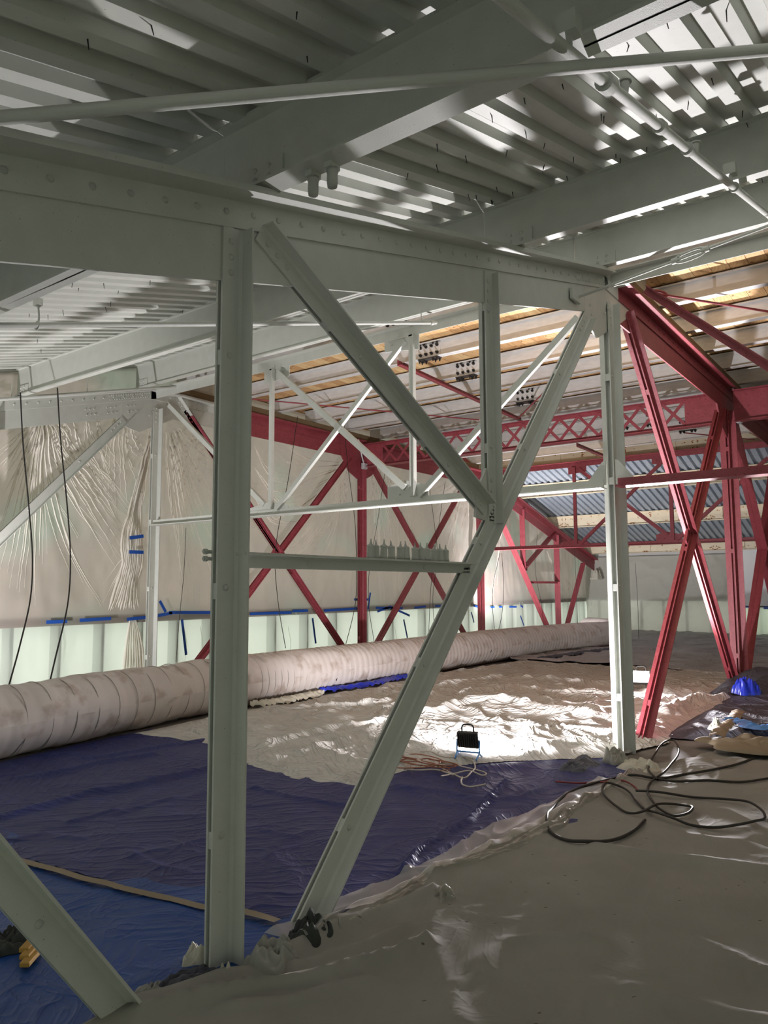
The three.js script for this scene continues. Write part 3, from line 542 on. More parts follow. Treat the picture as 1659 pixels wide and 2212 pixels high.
  for (let j = 0; j <= ny; j++) for (let i = 0; i <= nz; i++) { const z = z0 + (z1 - z0) * i / nz, y = 2.62 * j / ny; pos.push(XFAR - 0.14 - 0.05 * ridge(z * 0.8 + y * 0.5, y * 0.7 - z * 0.2) - 0.02 * fbm(z * 3, y * 3, 3), y, z); uv.push(z, y); }
  for (let j = 0; j < ny; j++) for (let i = 0; i < nz; i++) { const a = j * (nz + 1) + i; ind.push(a, a + 1, a + nz + 2, a, a + nz + 2, a + nz + 1); }
  const fg = new THREE.BufferGeometry(); fg.setAttribute('position', new THREE.Float32BufferAttribute(pos, 3)); fg.setAttribute('uv', new THREE.Float32BufferAttribute(uv, 2)); fg.setIndex(ind); fg.computeVertexNormals();
  mesh(fg, M.filmFar, 'film', far);
  const wb = thing('wall_panel', 'plain white board on the far eave wall past the grey film', 'panel');
  mesh(box(XFAR - 0.09, XFAR - 0.065, 0.95, 2.75, -2.52, -1.2), M.whiteBoard, 'board', wb); mesh(box(XFAR - 0.1, XFAR - 0.064, 0.90, 0.96, -2.55, -0.6), M.black, 'bottom_trim', wb); mesh(box(XFAR - 0.09, XFAR - 0.065, 0.95, 2.75, -1.19, 0.4), M.whiteBoard, 'board', wb);
  const rl = thing('plastic_sheet', 'pale green film below the white board on the far wall', 'plastic sheet');
  mesh(box(XFAR - 0.12, XFAR - 0.117, 0, 0.93, -2.54, 5), M.filmLower, 'film', rl);
  for (const [a, b] of [[[-2.5, 0.90], [-2.3, 0.92]], [[-2.2, 0.55], [-2.16, 0.9]], [[-2.22, 0.2], [-2.2, 0.5]], [[-1.95, 0.86], [-1.85, 0.92]]]) mesh(box(XFAR - 0.126, XFAR - 0.122, Math.min(a[1], b[1]), Math.max(a[1], b[1]) + 0.02, a[0], b[0] + 0.03), M.tape, 'tape_strip', rl, 'blue masking tape');
}

// ================================================================== SHEETS ON THE FLOOR
const warp = (x, z, s) => [x + 0.25 * N2(x * 0.9 + s, z * 0.9), z + 0.25 * N2(x * 0.9, z * 0.9 + s)];
function creases(x, z, f, a, s, stretch = 0.45, turn = 0.5, sharp = 3) { const [u, v] = warp(x, z, s), c = Math.cos(turn), t = Math.sin(turn), p = (u * c - v * t) * f * stretch, q = (u * t + v * c) * f; return a * Math.pow(1.08 - Math.sqrt(N2(p + s * 3, q) ** 2 + 0.006), sharp); }
const lineFolds = (list, y = 0.02) => list.map((f) => ({ h: f.h, w: f.w, q: f.p.map(([px, py]) => onY(y, px, py)) }));
const distTo = (q, x, z) => { let b = 1e9; for (let i = 0; i + 1 < q.length; i++) { const ax = q[i].x, az = q[i].z, dx = q[i + 1].x - ax, dz = q[i + 1].z - az, t = clamp(((x - ax) * dx + (z - az) * dz) / (dx * dx + dz * dz), 0, 1); b = Math.min(b, Math.hypot(x - ax - dx * t, z - az - dz * t)); } return b; };
const foldSum = (list, x, z) => { let h = 0; for (const f of list) { const d = distTo(f.q, x, z); if (d < f.w * 3) h += f.h * Math.exp(-((d / f.w) ** 2)); } return h; };
const NAVYFOLDS = lineFolds([
  { p: [[-10, 1772], [110, 1738], [180, 1718], [290, 1698], [450, 1662]], h: 0.05, w: 0.05 }, { p: [[30, 1686], [140, 1668], [210, 1652], [330, 1632]], h: 0.05, w: 0.05 }, { p: [[60, 1632], [160, 1628]], h: 0.03, w: 0.05 }, { p: [[180, 1640], [320, 1620], [440, 1600]], h: 0.035, w: 0.05 },
  { p: [[250, 1760], [330, 1735], [380, 1722]], h: 0.022, w: 0.03 }, { p: [[150, 1776], [250, 1752]], h: 0.022, w: 0.025 }, { p: [[0, 1820], [90, 1800], [170, 1812]], h: 0.02, w: 0.03 }, { p: [[270, 1838], [340, 1870], [400, 1882]], h: 0.018, w: 0.025 },
  { p: [[545, 1702], [640, 1725], [760, 1740]], h: 0.025, w: 0.03 }, { p: [[560, 1790], [640, 1810]], h: 0.015, w: 0.02 }, { p: [[870, 1885], [898, 1842], [950, 1808], [1010, 1775], [1050, 1735], [1092, 1690]], h: 0.05, w: 0.022 }, { p: [[870, 1880], [940, 1880], [990, 1872]], h: 0.02, w: 0.03 },
  { p: [[860, 1700], [960, 1710], [1060, 1730]], h: 0.03, w: 0.06 }, { p: [[1060, 1728], [1120, 1722], [1172, 1705]], h: 0.025, w: 0.02 }]);
const hBlue = (x, z) => 0.004 + creases(x, z, 0.9, 0.012, 1, 0.4, 0.5, 3) + 0.006 * (1 + fbm(x, z, 2));
const hNavy = (x, z, e = 1) => 0.012 + 0.004 * (1 + fbm(x, z, 2)) + smooth(-0.02, 0.15, e) * (creases(x, z, 1.1, 0.012, 4, 0.3, 0.75, 3) + 0.75 * foldSum(NAVYFOLDS, x, z));
const DROPFOLDS = lineFolds([
  { p: [[560, 1615], [660, 1590], [740, 1572], [820, 1560]], h: 0.06, w: 0.05 }, { p: [[545, 1580], [620, 1568], [690, 1552]], h: 0.05, w: 0.05 }, { p: [[600, 1640], [700, 1612], [760, 1590]], h: 0.03, w: 0.04 }, { p: [[545, 1545], [680, 1525], [830, 1520], [930, 1500]], h: 0.05, w: 0.08 },
  { p: [[920, 1545], [1010, 1518], [1110, 1520], [1200, 1540], [1320, 1560]], h: 0.10, w: 0.10 }, { p: [[1000, 1500], [1120, 1490], [1230, 1500], [1320, 1510]], h: 0.08, w: 0.09 }, { p: [[960, 1480], [1080, 1466], [1200, 1470], [1320, 1480]], h: 0.07, w: 0.1 }, { p: [[1130, 1590], [1220, 1570], [1320, 1590]], h: 0.05, w: 0.05 },
  { p: [[1110, 1640], [1200, 1612], [1300, 1602]], h: 0.05, w: 0.05 }, { p: [[1430, 1545], [1500, 1520], [1560, 1515]], h: 0.12, w: 0.10 }, { p: [[1400, 1580], [1470, 1570], [1520, 1540]], h: 0.06, w: 0.06 }, { p: [[1380, 1520], [1450, 1510]], h: 0.05, w: 0.07 }, { p: [[830, 1470], [960, 1455], [1100, 1440]], h: 0.06, w: 0.12 }], 0.05);
const hDrop = (x, z, e = 1) => { const n = Math.exp(-((x - 6.4) ** 2 / 14 + (z + 1.4) ** 2 / 7)); return 0.010 + hNavy(x, z) * 0.5 + smooth(-0.02, 0.25, e) * (0.012 + creases(x, z, 0.9, 0.025 + 0.02 * n, 8, 0.22, 0.95, 3) + creases(x, z, 2.2, 0.022 + 0.02 * n, 9, 0.25, 0.85, 4) + 0.8 * foldSum(DROPFOLDS, x, z)); };
const EDGE = [[-3.4, 0.12], [-1.2, 0.02], [-0.37, -0.03], [0.13, 0.17], [0.92, 0.15], [1.49, 0.205], [2.2, 0.26], [3.36, 0.33], [3.87, 0.36], [4.6, 0.30]];
const edgeZ = (x) => { let i = 0; while (i < EDGE.length - 2 && x > EDGE[i + 1][0]) i++; const [a, b] = [EDGE[i], EDGE[i + 1]]; return a[1] + (b[1] - a[1]) * clamp((x - a[0]) / (b[0] - a[0]), 0, 1); };
const FOLDS = [ // raised folds of the clear sheet, from photo pixels
  { p: [[300, 2200], [430, 2158], [560, 2135], [700, 2118], [830, 2078], [920, 2040]], h: 0.06, w: 0.03 }, { p: [[480, 2175], [640, 2160], [800, 2120]], h: 0.03, w: 0.03 }, { p: [[620, 2090], [800, 2040], [880, 2000]], h: 0.03, w: 0.025 },
  { p: [[945, 1900], [935, 1980], [930, 2040], [960, 2110], [1000, 2212]], h: 0.022, w: 0.035 },
  { p: [[600, 2075], [760, 2000], [930, 1930]], h: 0.045, w: 0.04 },
  { p: [[1290, 1830], [1420, 1850], [1540, 1862], [1659, 1880]], h: 0.035, w: 0.07 },
  { p: [[1100, 2028], [1180, 2018], [1260, 2024]], h: 0.02, w: 0.03 }, { p: [[1480, 2010], [1580, 2060], [1659, 2095]], h: 0.022, w: 0.035 }, { p: [[1300, 2110], [1270, 2160], [1240, 2212]], h: 0.018, w: 0.025 }, { p: [[1360, 2130], [1500, 2170], [1659, 2200]], h: 0.02, w: 0.04 }, { p: [[1080, 2040], [1030, 2080], [985, 2130]], h: 0.015, w: 0.022 },
].map((f) => ({ ...f, q: f.p.map(([x, y]) => onY(0.03, x, y)) }));
const hClear = (x, z) => {
  let h = 0.012 + creases(x, z, 0.8, 0.014, 12, 0.5, 0.9) + creases(x, z, 2.3, 0.006, 13, 0.6, 0.3) + 0.004 * (1 + fbm(x * 1.5, z * 1.5, 3));
  for (const f of FOLDS) { const d = distTo(f.q, x, z); h += f.h * Math.exp(-((d / f.w) ** 2)); }
  const e = z - edgeZ(x); if (x < 4.7) h += 0.055 * Math.exp(-(((e - 0.03) / 0.055) ** 2)) * (0.6 + 0.4 * N2(x * 3, 7));
  return h;
};
{
  single('blue_tarp', laid([[-3.4, -5.6], [-1.5, -5.0], [-0.5, -4.3], [0.3, -3.4], [0.45, -2.1], [0.62, -0.5], [0.72, 0.25], [0.2, 0.28], [-0.4, 0.1], [-3.4, 0.25]], 0.035, hBlue), M.blue, 'bright blue tarp next to the navy tarp, split from it by tan tape', 'tarp');
  single('navy_tarp', laid([[-3.4, -5.2], [-1, -4.35], [0.4, -4.42], [1.38, -4.49], [2.2, -4.62], [3.2, -4.72], [3.4, -3.5], [3.0, -2.4], [3.1, -1.3], [3.45, -1.25], [4.1, -0.72], [4.85, 0.02], [4.4, 0.42], [3.0, 0.52], [1.43, 0.32], [0.7, 0.24], [0.52, -0.15], [0.43, -0.53], [0.32, -1.2], [0.2, -2.05], [-0.2, -2.9], [-1.0, -3.6], [-3.4, -4.2]], 0.024, hNavy), M.navy, 'wrinkled dark navy tarp spread between the truss and the duct', 'tarp');
  const tp = [[20, 1850], [130, 1880], [260, 1917], [440, 1958], [520, 1968], [600, 1990]].map(([x, y]) => onY(0.03, x, y));
  const seam = []; for (let i = 0; i + 1 < tp.length; i++) { const d = tp[i + 1].clone().sub(tp[i]); for (let k = 0; k < 6; k++) seam.push(tp[i].clone().addScaledVector(d, k / 6)); } seam.push(tp[tp.length - 1]);
  const sp = [], si = []; seam.forEach((p, i) => { for (const s of [-1, 1]) { const x = p.x + s * 0.026, z = p.z; sp.push(x, Math.max(hNavy(x, z), hBlue(x, z)) + 0.008, z); } if (i) { const a = i * 2; si.push(a - 2, a - 1, a + 1, a - 2, a + 1, a); } });
  const sg = new THREE.BufferGeometry(); sg.setAttribute('position', new THREE.Float32BufferAttribute(sp, 3)); sg.setIndex(si); sg.computeVertexNormals();
  single('seam_tape', sg, M.tan, 'strip of tan tape along the seam between blue and navy tarps', 'tape');
  single('drop_cloth', laid([[2.9, -4.62], [3.02, -3.5], [2.72, -2.9], [2.59, -2.4], [2.5, -1.85], [2.58, -1.31], [3.0, -1.3], [3.38, -1.23], [4.08, -0.69], [4.82, 0.03], [5.3, 0.12], [5.75, 0.25], [6.3, 0.12], [7.2, 0.1], [8.6, 0.35], [10, 1.0], [12.5, 1.6], [12.9, -1], [12.6, -3], [12.8, -4.75], [9, -4.9], [5, -4.85]], 0.03, hDrop), M.cloth, 'rumpled off-white drop cloth lit by the two work lights', 'drop cloth');
  single('grey_film', laid([[12.2, -4.75], [12.4, -2], [12.0, 1.9], [16, 3.5], [23.9, 5], [23.9, -7.5], [15, -7.5]], 0.09, (x, z) => 0.05 + creases(x, z, 0.9, 0.05, 14, 0.3, 1.45) + creases(x, z, 2.6, 0.02, 15, 0.35, 1.5)), M.greyFilm, 'dull grey film rippled over the floor towards the far eave', 'plastic sheet');
  single('floor_film', laid([...EDGE, [5.2, 0.62], [5.9, 0.75], [6.8, 1.0], [8.4, 1.5], [8.6, 9], [-3.4, 9]], 0.035, hClear), M.floorFilm, 'large dusty clear plastic sheet over brown paper, under the coiled hose', 'plastic sheet');
  // rolled free edge of the clear sheet
  const ep = [[700, 2022], [800, 1958], [880, 1925], [950, 1884], [1040, 1852], [1130, 1812], [1210, 1768], [1270, 1728], [1330, 1692], [1360, 1665]].map(([x, y]) => onY(0.045, x, y));
  const ec = new THREE.CatmullRomCurve3(ep, false, 'centripetal'), en = 260, em = 14, eP = [], eI = [], eU = [];
  for (let i = 0; i <= en; i++) {
    const p = ec.getPointAt(i / en), tn = ec.getTangentAt(i / en), sd = V(-tn.z, 0, tn.x).normalize(), s = i / en * ec.getLength(), wd = 0.038 * (1 + 0.5 * N2(s * 1.3, 3)), hh = 0.035 * (0.85 + 0.6 * N2(s * 1.9, 8));
    for (let k = 0; k <= em; k++) { const u = k / em * 2 - 1, fo = Math.pow(1 - Math.abs(N2(u * 2.2 + 0.5 * s, s * 1.1 + 4)), 2), y = 0.012 + Math.max(0, hh * (1 - u * u)) * (0.45 + 0.75 * fo) + 0.006 * N2(s * 9, u * 4); const off = u * wd + 0.03 * N2(s * 1.7, 21); eP.push(p.x + sd.x * off, y + (hClear(p.x + sd.x * off, p.z + sd.z * off) - 0.01) * 0.6, p.z + sd.z * off); eU.push(s, u); }
  }
  for (let i = 0; i < en; i++) for (let k = 0; k < em; k++) { const q = i * (em + 1) + k; eI.push(q, q + 1, q + em + 2, q, q + em + 2, q + em + 1); }
  const eg = new THREE.BufferGeometry(); eg.setAttribute('position', new THREE.Float32BufferAttribute(eP, 3)); eg.setAttribute('uv', new THREE.Float32BufferAttribute(eU, 2)); eg.setIndex(eI); eg.computeVertexNormals();
  single('clear_margin', laid([...[0.35, 0.7, 1.1, 1.6, 2.2, 2.8, 3.4, 4.0].map((x) => [x, edgeZ(x) - 0.1 - 0.13 * (0.5 + 0.5 * N2(x * 1.7, 2))]), ...[4.0, 3.4, 2.8, 2.2, 1.6, 1.1, 0.7, 0.35].map((x) => [x, edgeZ(x) + 0.07])], 0.02, (x, z) => Math.max(hNavy(x, z), hBlue(x, z), z > edgeZ(x) ? hClear(x, z) : 0) + 0.006 + creases(x, z, 3, 0.014, 31, 0.3, 0.4, 3)), M.filmEdge, 'see-through clear film margin lapping over the navy tarp along the truss', 'plastic sheet');
  const fe = thing('rolled_film', 'loose rolled edge of clear film lying along the foot of the truss', 'plastic sheet'); mesh(eg, M.filmLoose, 'roll', fe);
  mesh(crumple(onY(0.06, 955, 1925), 0.075, 0.06, 0.045, 4.4, 0.6, 2.2), M.filmLoose, 'crumpled_end', fe, 'shiny crumpled film');
}

// ================================================================== SPIRAL DUCT
{
  const d = thing('flexible_duct', 'long white spiral ventilation duct with grimy skin lying along the wall', 'duct');
  const pts = [[-3.2, -4.5], [0.5, -4.66], [1.46, -4.714], [2.26, -4.82], [3, -4.95], [4.2, -5.1], [5.3, -5.17], [7.85, -5.2], [11.1, -5.25], [14.9, -5.05], [17.2, -4.6], [18.6, -4.9], [19.4, -5.9]];
  const c = new THREE.CatmullRomCurve3(pts.map(([x, z]) => V(x, 0.34, z)), false, 'centripetal'), n = 900, m = 40, pos = [], uv = [], ind = [], L = c.getLength();
  const fr = c.computeFrenetFrames(n, false), rings = [];
  for (let i = 0; i <= n; i++) {
    const t = i / n, p = c.getPointAt(t), s = t * L, tan = fr.tangents[i], side = V(-tan.z, 0, tan.x).normalize();
    const pitch = p.x > 4.6 ? 0.13 : 0.27, rib = Math.abs(((s / pitch) % 1) - 0.5) * 2, bul = 0.010 * Math.sqrt(Math.max(0, 1 - rib * rib)) - 0.006;
    for (let j = 0; j <= m; j++) { const a = j / m * Math.PI * 2, dent = 0.012 * N3(s * 0.8, Math.cos(a), Math.sin(a)) + (p.x < 5.2 ? 0.018 * N3(s * 0.9, Math.cos(a) * 0.7, 9) : 0), r = 0.336 + bul + dent; pos.push(p.x + side.x * Math.cos(a) * r, Math.max(0.006, 0.34 + Math.sin(a) * r), p.z + side.z * Math.cos(a) * r); uv.push(s, a * 0.34); }
  }
  for (let i = 0; i < n; i++) for (let j = 0; j < m; j++) { const a = i * (m + 1) + j, b = a + m + 1; ind.push(a, a + 1, b, b, a + 1, b + 1); }
  const g = new THREE.BufferGeometry(); g.setAttribute('position', new THREE.Float32BufferAttribute(pos, 3)); g.setAttribute('uv', new THREE.Float32BufferAttribute(uv, 2)); g.setIndex(ind); g.computeVertexNormals();
  mesh(g, M.duct, 'skin', d);
  // wire hoops showing through the skin
  const hoop = new THREE.TorusGeometry(0.338, 0.0045, 4, 40);
  let k = 0; for (let s = 4.2; s < 19.5 && k < 200; s += s < 8.2 ? 0.27 : 0.13, k++) { const t = s / L, p = c.getPointAt(t), tn = c.getTangentAt(t), h = mesh(hoop, M.ductWire, 'wire_hoop', d); h.position.copy(p); h.quaternion.setFromUnitVectors(AX.z, tn); }
}

// ================================================================== HANGING CABLES OVER THE DUCT
const cable = (px, z, r, label, mat = M.rubber, group = 'thin black cables hanging over the duct') => {
  const P = px.map(([x, y]) => onZ(z, x, y)); return single('hanging_cable', tube(P, r, 5), mat, label, 'cable', group);
};
{
  const lift = (px, z0, z1) => px.map(([x, y], i) => onZ(z0 + (z1 - z0) * (i / (px.length - 1)), x, y));
  const hang = (px, z0, z1, r, label) => single('hanging_cable', tube(lift(px, z0, z1), r, 5), M.rubber, label, 'cable', 'thin black cables hanging by the duct');
  hang([[44, 848], [50, 960], [62, 1090], [70, 1200], [66, 1290], [44, 1390], [20, 1478]], -6.6, -5.0, 0.009, 'black cable hanging past the white truss end, its tip behind the duct');
  hang([[124, 838], [131, 950], [145, 1090], [152, 1200], [147, 1300], [120, 1420], [88, 1555]], -6.4, -4.62, 0.009, 'black cable hanging past the white truss end with its tip hooked on the duct front');
  hang([[402, 1140], [397, 1240], [388, 1330], [380, 1430]], -7.0, -5.5, 0.004, 'thin dark wire hanging beside the white post that stands by the film');
  hang([[643, 900], [622, 1040], [600, 1150], [594, 1215], [602, 1310], [617, 1400]], -6.7, -5.35, 0.006, 'dark wire passing where two red diagonals cross before the film');
  hang([[742, 905], [752, 1010], [766, 1120], [770, 1210], [768, 1300], [745, 1400], [727, 1470]], -6.9, -4.85, 0.006, 'dark wire from the red post joint down to the duct front');
  hang([[833, 1010], [815, 1130], [798, 1230], [797, 1310], [808, 1385]], -7.0, -5.4, 0.005, 'dark wire hanging close beside the red post before the film');
  hang([[928, 1055], [938, 1130], [945, 1200], [935, 1290], [940, 1370]], -7.0, -5.4, 0.005, 'dark wire over the cream film, crossing under its neighbour');
  hang([[962, 1040], [950, 1120], [938, 1200], [930, 1280], [926, 1372]], -7.0, -5.4, 0.005, 'dark wire over the cream film, crossing above its neighbour');
  hang([[1080, 1195], [1066, 1260], [1064, 1310], [1068, 1358]], -6.9, -5.5, 0.006, 'dark wire bowing under the red horizontal strut, ending behind the duct');
  hang([[1084, 1195], [1088, 1270], [1082, 1340], [1060, 1410]], -6.8, -4.85, 0.006, 'dark wire curving down from the red strut to the duct front');
  hang([[1161, 1155], [1156, 1230], [1170, 1310], [1180, 1412]], -6.8, -4.95, 0.005, 'dark wire hanging beside the small red far strut');
  hang([[1240, 1075], [1241, 1180], [1246, 1290], [1249, 1400]], -5.2, -4.7, 0.005, 'dark wire hanging straight from the galvanised slope to the duct');
  hang([[1372, 1216], [1377, 1290], [1380, 1380]], -4.2, -4.2, 0.006, 'dark wire hanging over the grey far film');
}

// ================================================================== PIPES, RODS, HANGERS
function pipe(P, r, name, label, cat, fit = [], mat = M.white, group) {
  const g = thing(name, label, cat, group); mesh(tube(P, r, 12, false, 24), mat, name === 'tie_rod' ? 'rod' : 'pipe', g);
  for (const [t, R, l] of fit) { const d = P[P.length - 1].clone().sub(P[0]), p = P[0].clone().addScaledVector(d, t); const c = new THREE.CylinderGeometry(R, R, l, 14); const m = mesh(c, mat, 'coupling', g); m.position.copy(p); m.quaternion.setFromUnitVectors(AX.y, d.clone().normalize()); }
  return g;
}
{
  const a = onSlope(3.30, 0, 255), b = onSlope(3.30, 1659, 108), d = b.clone().sub(a);
  pipe([a.clone().addScaledVector(d, -0.12), b.clone().addScaledVector(d, 0.6)], 0.021, 'brace_rod', 'thick white brace rod crossing under the lowest white roof beam', 'rod');
  const z2 = 1.667, s2 = (x) => V(x, 3.36 + SL * x, z2), p2 = pipe([s2(-1.6), s2(4.4)], 0.021, 'sprinkler_pipe', 'white sprinkler pipe with couplings hung under the beams above the clear sheet', 'pipe', [[0.335, 0.036, 0.07], [0.45, 0.031, 0.05], [0.53, 0.032, 0.05], [0.72, 0.031, 0.04]]);
  for (const x of [0.05, 2.62]) { const c = s2(x); mesh(new THREE.CylinderGeometry(0.012, 0.012, 0.12, 8).translate(c.x, c.y + 0.07, c.z), M.white, 'hanger', p2); mesh(box(c.x - 0.03, c.x + 0.03, c.y + 0.06, c.y + 0.13, c.z - 0.035, c.z + 0.035), M.white, 'beam_clamp', p2); }
  for (const x of [0.62, 1.75]) { const c = s2(x); mesh(new THREE.CylinderGeometry(0.02, 0.012, 0.05, 10).translate(c.x, c.y + 0.04, c.z), M.white, 'sprinkler_head', p2); mesh(new THREE.CylinderGeometry(0.028, 0.028, 0.006, 12).translate(c.x, c.y + 0.07, c.z), M.white, 'deflector', p2); }
  const z3a = onSlope(3.30, -40, 703), z3b = onSlope(3.30, 942, 697);
  const p3 = pipe([z3a.addScaledVector(z3b.clone().sub(z3a), -0.1), z3b], 0.020, 'sprinkler_pipe', 'white sprinkler pipe under the deck passing behind the main white post', 'pipe', [[0.68, 0.028, 0.05], [0.985, 0.028, 0.05]]);
  { const c = onSlope(3.30, 80, 703); mesh(tube([V(c.x, c.y - 0.03, c.z), V(c.x + 0.01, c.y + 0.06, c.z), V(c.x, c.y + 0.16, c.z)], 0.007, 5), M.white, 'hanger', p3); mesh(box(c.x - 0.02, c.x + 0.02, c.y + 0.14, c.y + 0.19, c.z - 0.03, c.z + 0.03), M.white, 'beam_clamp', p3); mesh(new THREE.TorusGeometry(0.026, 0.006, 6, 14).rotateY(Math.PI / 2).translate(c.x, c.y, c.z), M.white, 'hanger_ring', p3); }
  { const c = onSlope(3.30, 910, 697); mesh(tube([c.clone(), V(c.x, c.y + 0.14, c.z)], 0.006, 5), M.white, 'hanger', p3); }
  const z4a = onSlope(3.36, -30, 864), z4b = onSlope(3.36, 418, 832);
  const p4 = pipe([z4a, z4b], 0.02, 'sprinkler_pipe', 'white sprinkler pipe ending at a tee in front of the film-side truss', 'pipe', [[0.99, 0.03, 0.07]]);
  mesh(new THREE.CylinderGeometry(0.022, 0.022, 0.14, 10).translate(z4b.x, z4b.y + 0.02, z4b.z), M.white, 'tee', p4);
  for (const t of [0.43, 0.1]) { const c = z4a.clone().lerp(z4b, t); mesh(tube([c.clone(), V(c.x, c.y + 0.2, c.z)], 0.006, 5), M.white, 'hanger', p4); }
  // white tie rod with turnbuckle, from the high joint out over the clear sheet
  const t0 = onZ(0.06, 1252, 641), t1 = onSlope(3.27, 1659, 488).add(V(0, 0, 0)), td = t1.clone().sub(t0);
  const tr = thing('tie_rod', 'white tie rod with an open turnbuckle running out from the high white joint', 'tie rod');
  mesh(tube([t0, t1.clone().addScaledVector(td, 0.9)], 0.013, 8, false, 12), M.white, 'rod', tr);
  mesh(box(t0.x - 0.14, t0.x + 0.05, t0.y - 0.05, t0.y + 0.045, 0.024, 0.05), M.white, 'lug', tr, 'white riveted lug plate');
  { const c = t0.clone().addScaledVector(td, 0.63), u = td.clone().normalize(), s = new THREE.Vector3().crossVectors(u, AX.y).normalize(), q = new THREE.Quaternion().setFromUnitVectors(AX.y, u), geos = [];
    for (const k of [-1, 1]) geos.push(tube([c.clone().addScaledVector(u, -0.14), c.clone().addScaledVector(u, -0.09).addScaledVector(AX.y, k * 0.028), c.clone().addScaledVector(u, 0.09).addScaledVector(AX.y, k * 0.028), c.clone().addScaledVector(u, 0.14)], 0.012, 8));
    for (const k of [-1, 1]) { const n = new THREE.CylinderGeometry(0.026, 0.026, 0.05, 8); n.applyQuaternion(q); const o = c.clone().addScaledVector(u, 0.13 * k); n.translate(o.x, o.y, o.z); geos.push(n); }
    mesh(merge(geos), M.white, 'turnbuckle', tr); }
  // red roof ties below the planks
  const redRod = (a, b, r, label, buckle) => { const g = thing('tie_rod', label, 'tie rod', 'red roof ties'); mesh(tube([a, b], r, 7, false, 8), M.red, 'rod', g); if (buckle) { const d = b.clone().sub(a).normalize(), c = a.clone().addScaledVector(d, 0.12), gs = []; for (const k of [-1, 1]) gs.push(tube([c.clone().addScaledVector(d, -0.1), c.clone().addScaledVector(d, -0.05).add(V(0, k * 0.03, 0)), c.clone().addScaledVector(d, 0.08).add(V(0, k * 0.03, 0)), c.clone().addScaledVector(d, 0.13)], 0.014, 7)); mesh(merge(gs), M.red, 'turnbuckle', g); } };
  redRod(onY(4.8, 1402, 632), onY(4.8, 1659, 672).add(V(1.4, 0, 0.92)), 0.014, 'dark red tie rod with turnbuckle running from the high joint under the planks', true);
  redRod(onY(4.8, 545, 862), onY(4.8, 1035, 907), 0.012, 'thin red tie rod crossing under the galvanised beams behind the white X bracing', false);
  redRod(onY(4.72, 1118, 905), onY(4.8, 1190, 832), 0.012, 'short thin red tie rod rising from the lattice girder top', false);
  redRod(onY(4.8, 1480, 935), onY(4.8, 1630, 950), 0.012, 'thin dark red tie rod below the far roof behind the red middle post', false);
  // red angle brace in the roof plane
  const A = onY(4.82, 858, 790), B = onY(4.74, 1125, 912), dd = B.clone().sub(A), L = dd.length(); dd.normalize(); const sd = new THREE.Vector3().crossVectors(dd, AX.y).normalize();
  single('roof_brace', merge([prism(rect(0, 0.075, 0, 0.009), A, dd, sd, AX.y, L), prism(rect(0, 0.009, 0, 0.085), A, dd, sd, AX.y, L)]), M.red, 'red angle brace crossing under the galvanised beams to the lattice girder', 'brace', 'red roof angle braces');
  const A2 = onY(4.6, 1245, 965), B2 = onY(4.6, 1330, 1000), d2 = B2.clone().sub(A2), L2 = d2.length() * 1.2; d2.normalize(); const s2d = new THREE.Vector3().crossVectors(d2, AX.y).normalize();
  single('roof_brace', merge([prism(rect(0, 0.08, 0, 0.009), A2, d2, s2d, AX.y, L2), prism(rect(0, 0.009, 0, 0.09), A2, d2, s2d, AX.y, L2)]), M.red, 'red angle brace below the far roof, beside the white high post', 'brace', 'red roof angle braces');
  // two small clamp cups under the lowest beam
  for (const [x, y] of [[659, 390], [702, 372]]) { const p = onSlope(3.405, x, y - 18); const g = thing('beam_clamp', x < 680 ? 'small white painted clamp cup under the lowest roof beam, closer to the truss' : 'small white painted clamp cup under the lowest roof beam, farther from the truss', 'clamp', 'clamp cups under the lowest beam'); g.position.set(0.2, p.y, p.z); mesh(new THREE.LatheGeometry([[0.001, -0.085], [0.022, -0.085], [0.025, -0.06], [0.024, -0.02], [0.027, -0.015], [0.027, 0.0], [0.001, 0.0]].map(([a, b]) => new THREE.Vector2(a, b)), 14), M.white, 'cup', g); mesh(box(-0.035, 0.03, -0.004, 0.022, -0.02, 0.02), M.white, 'jaw', g); }
}

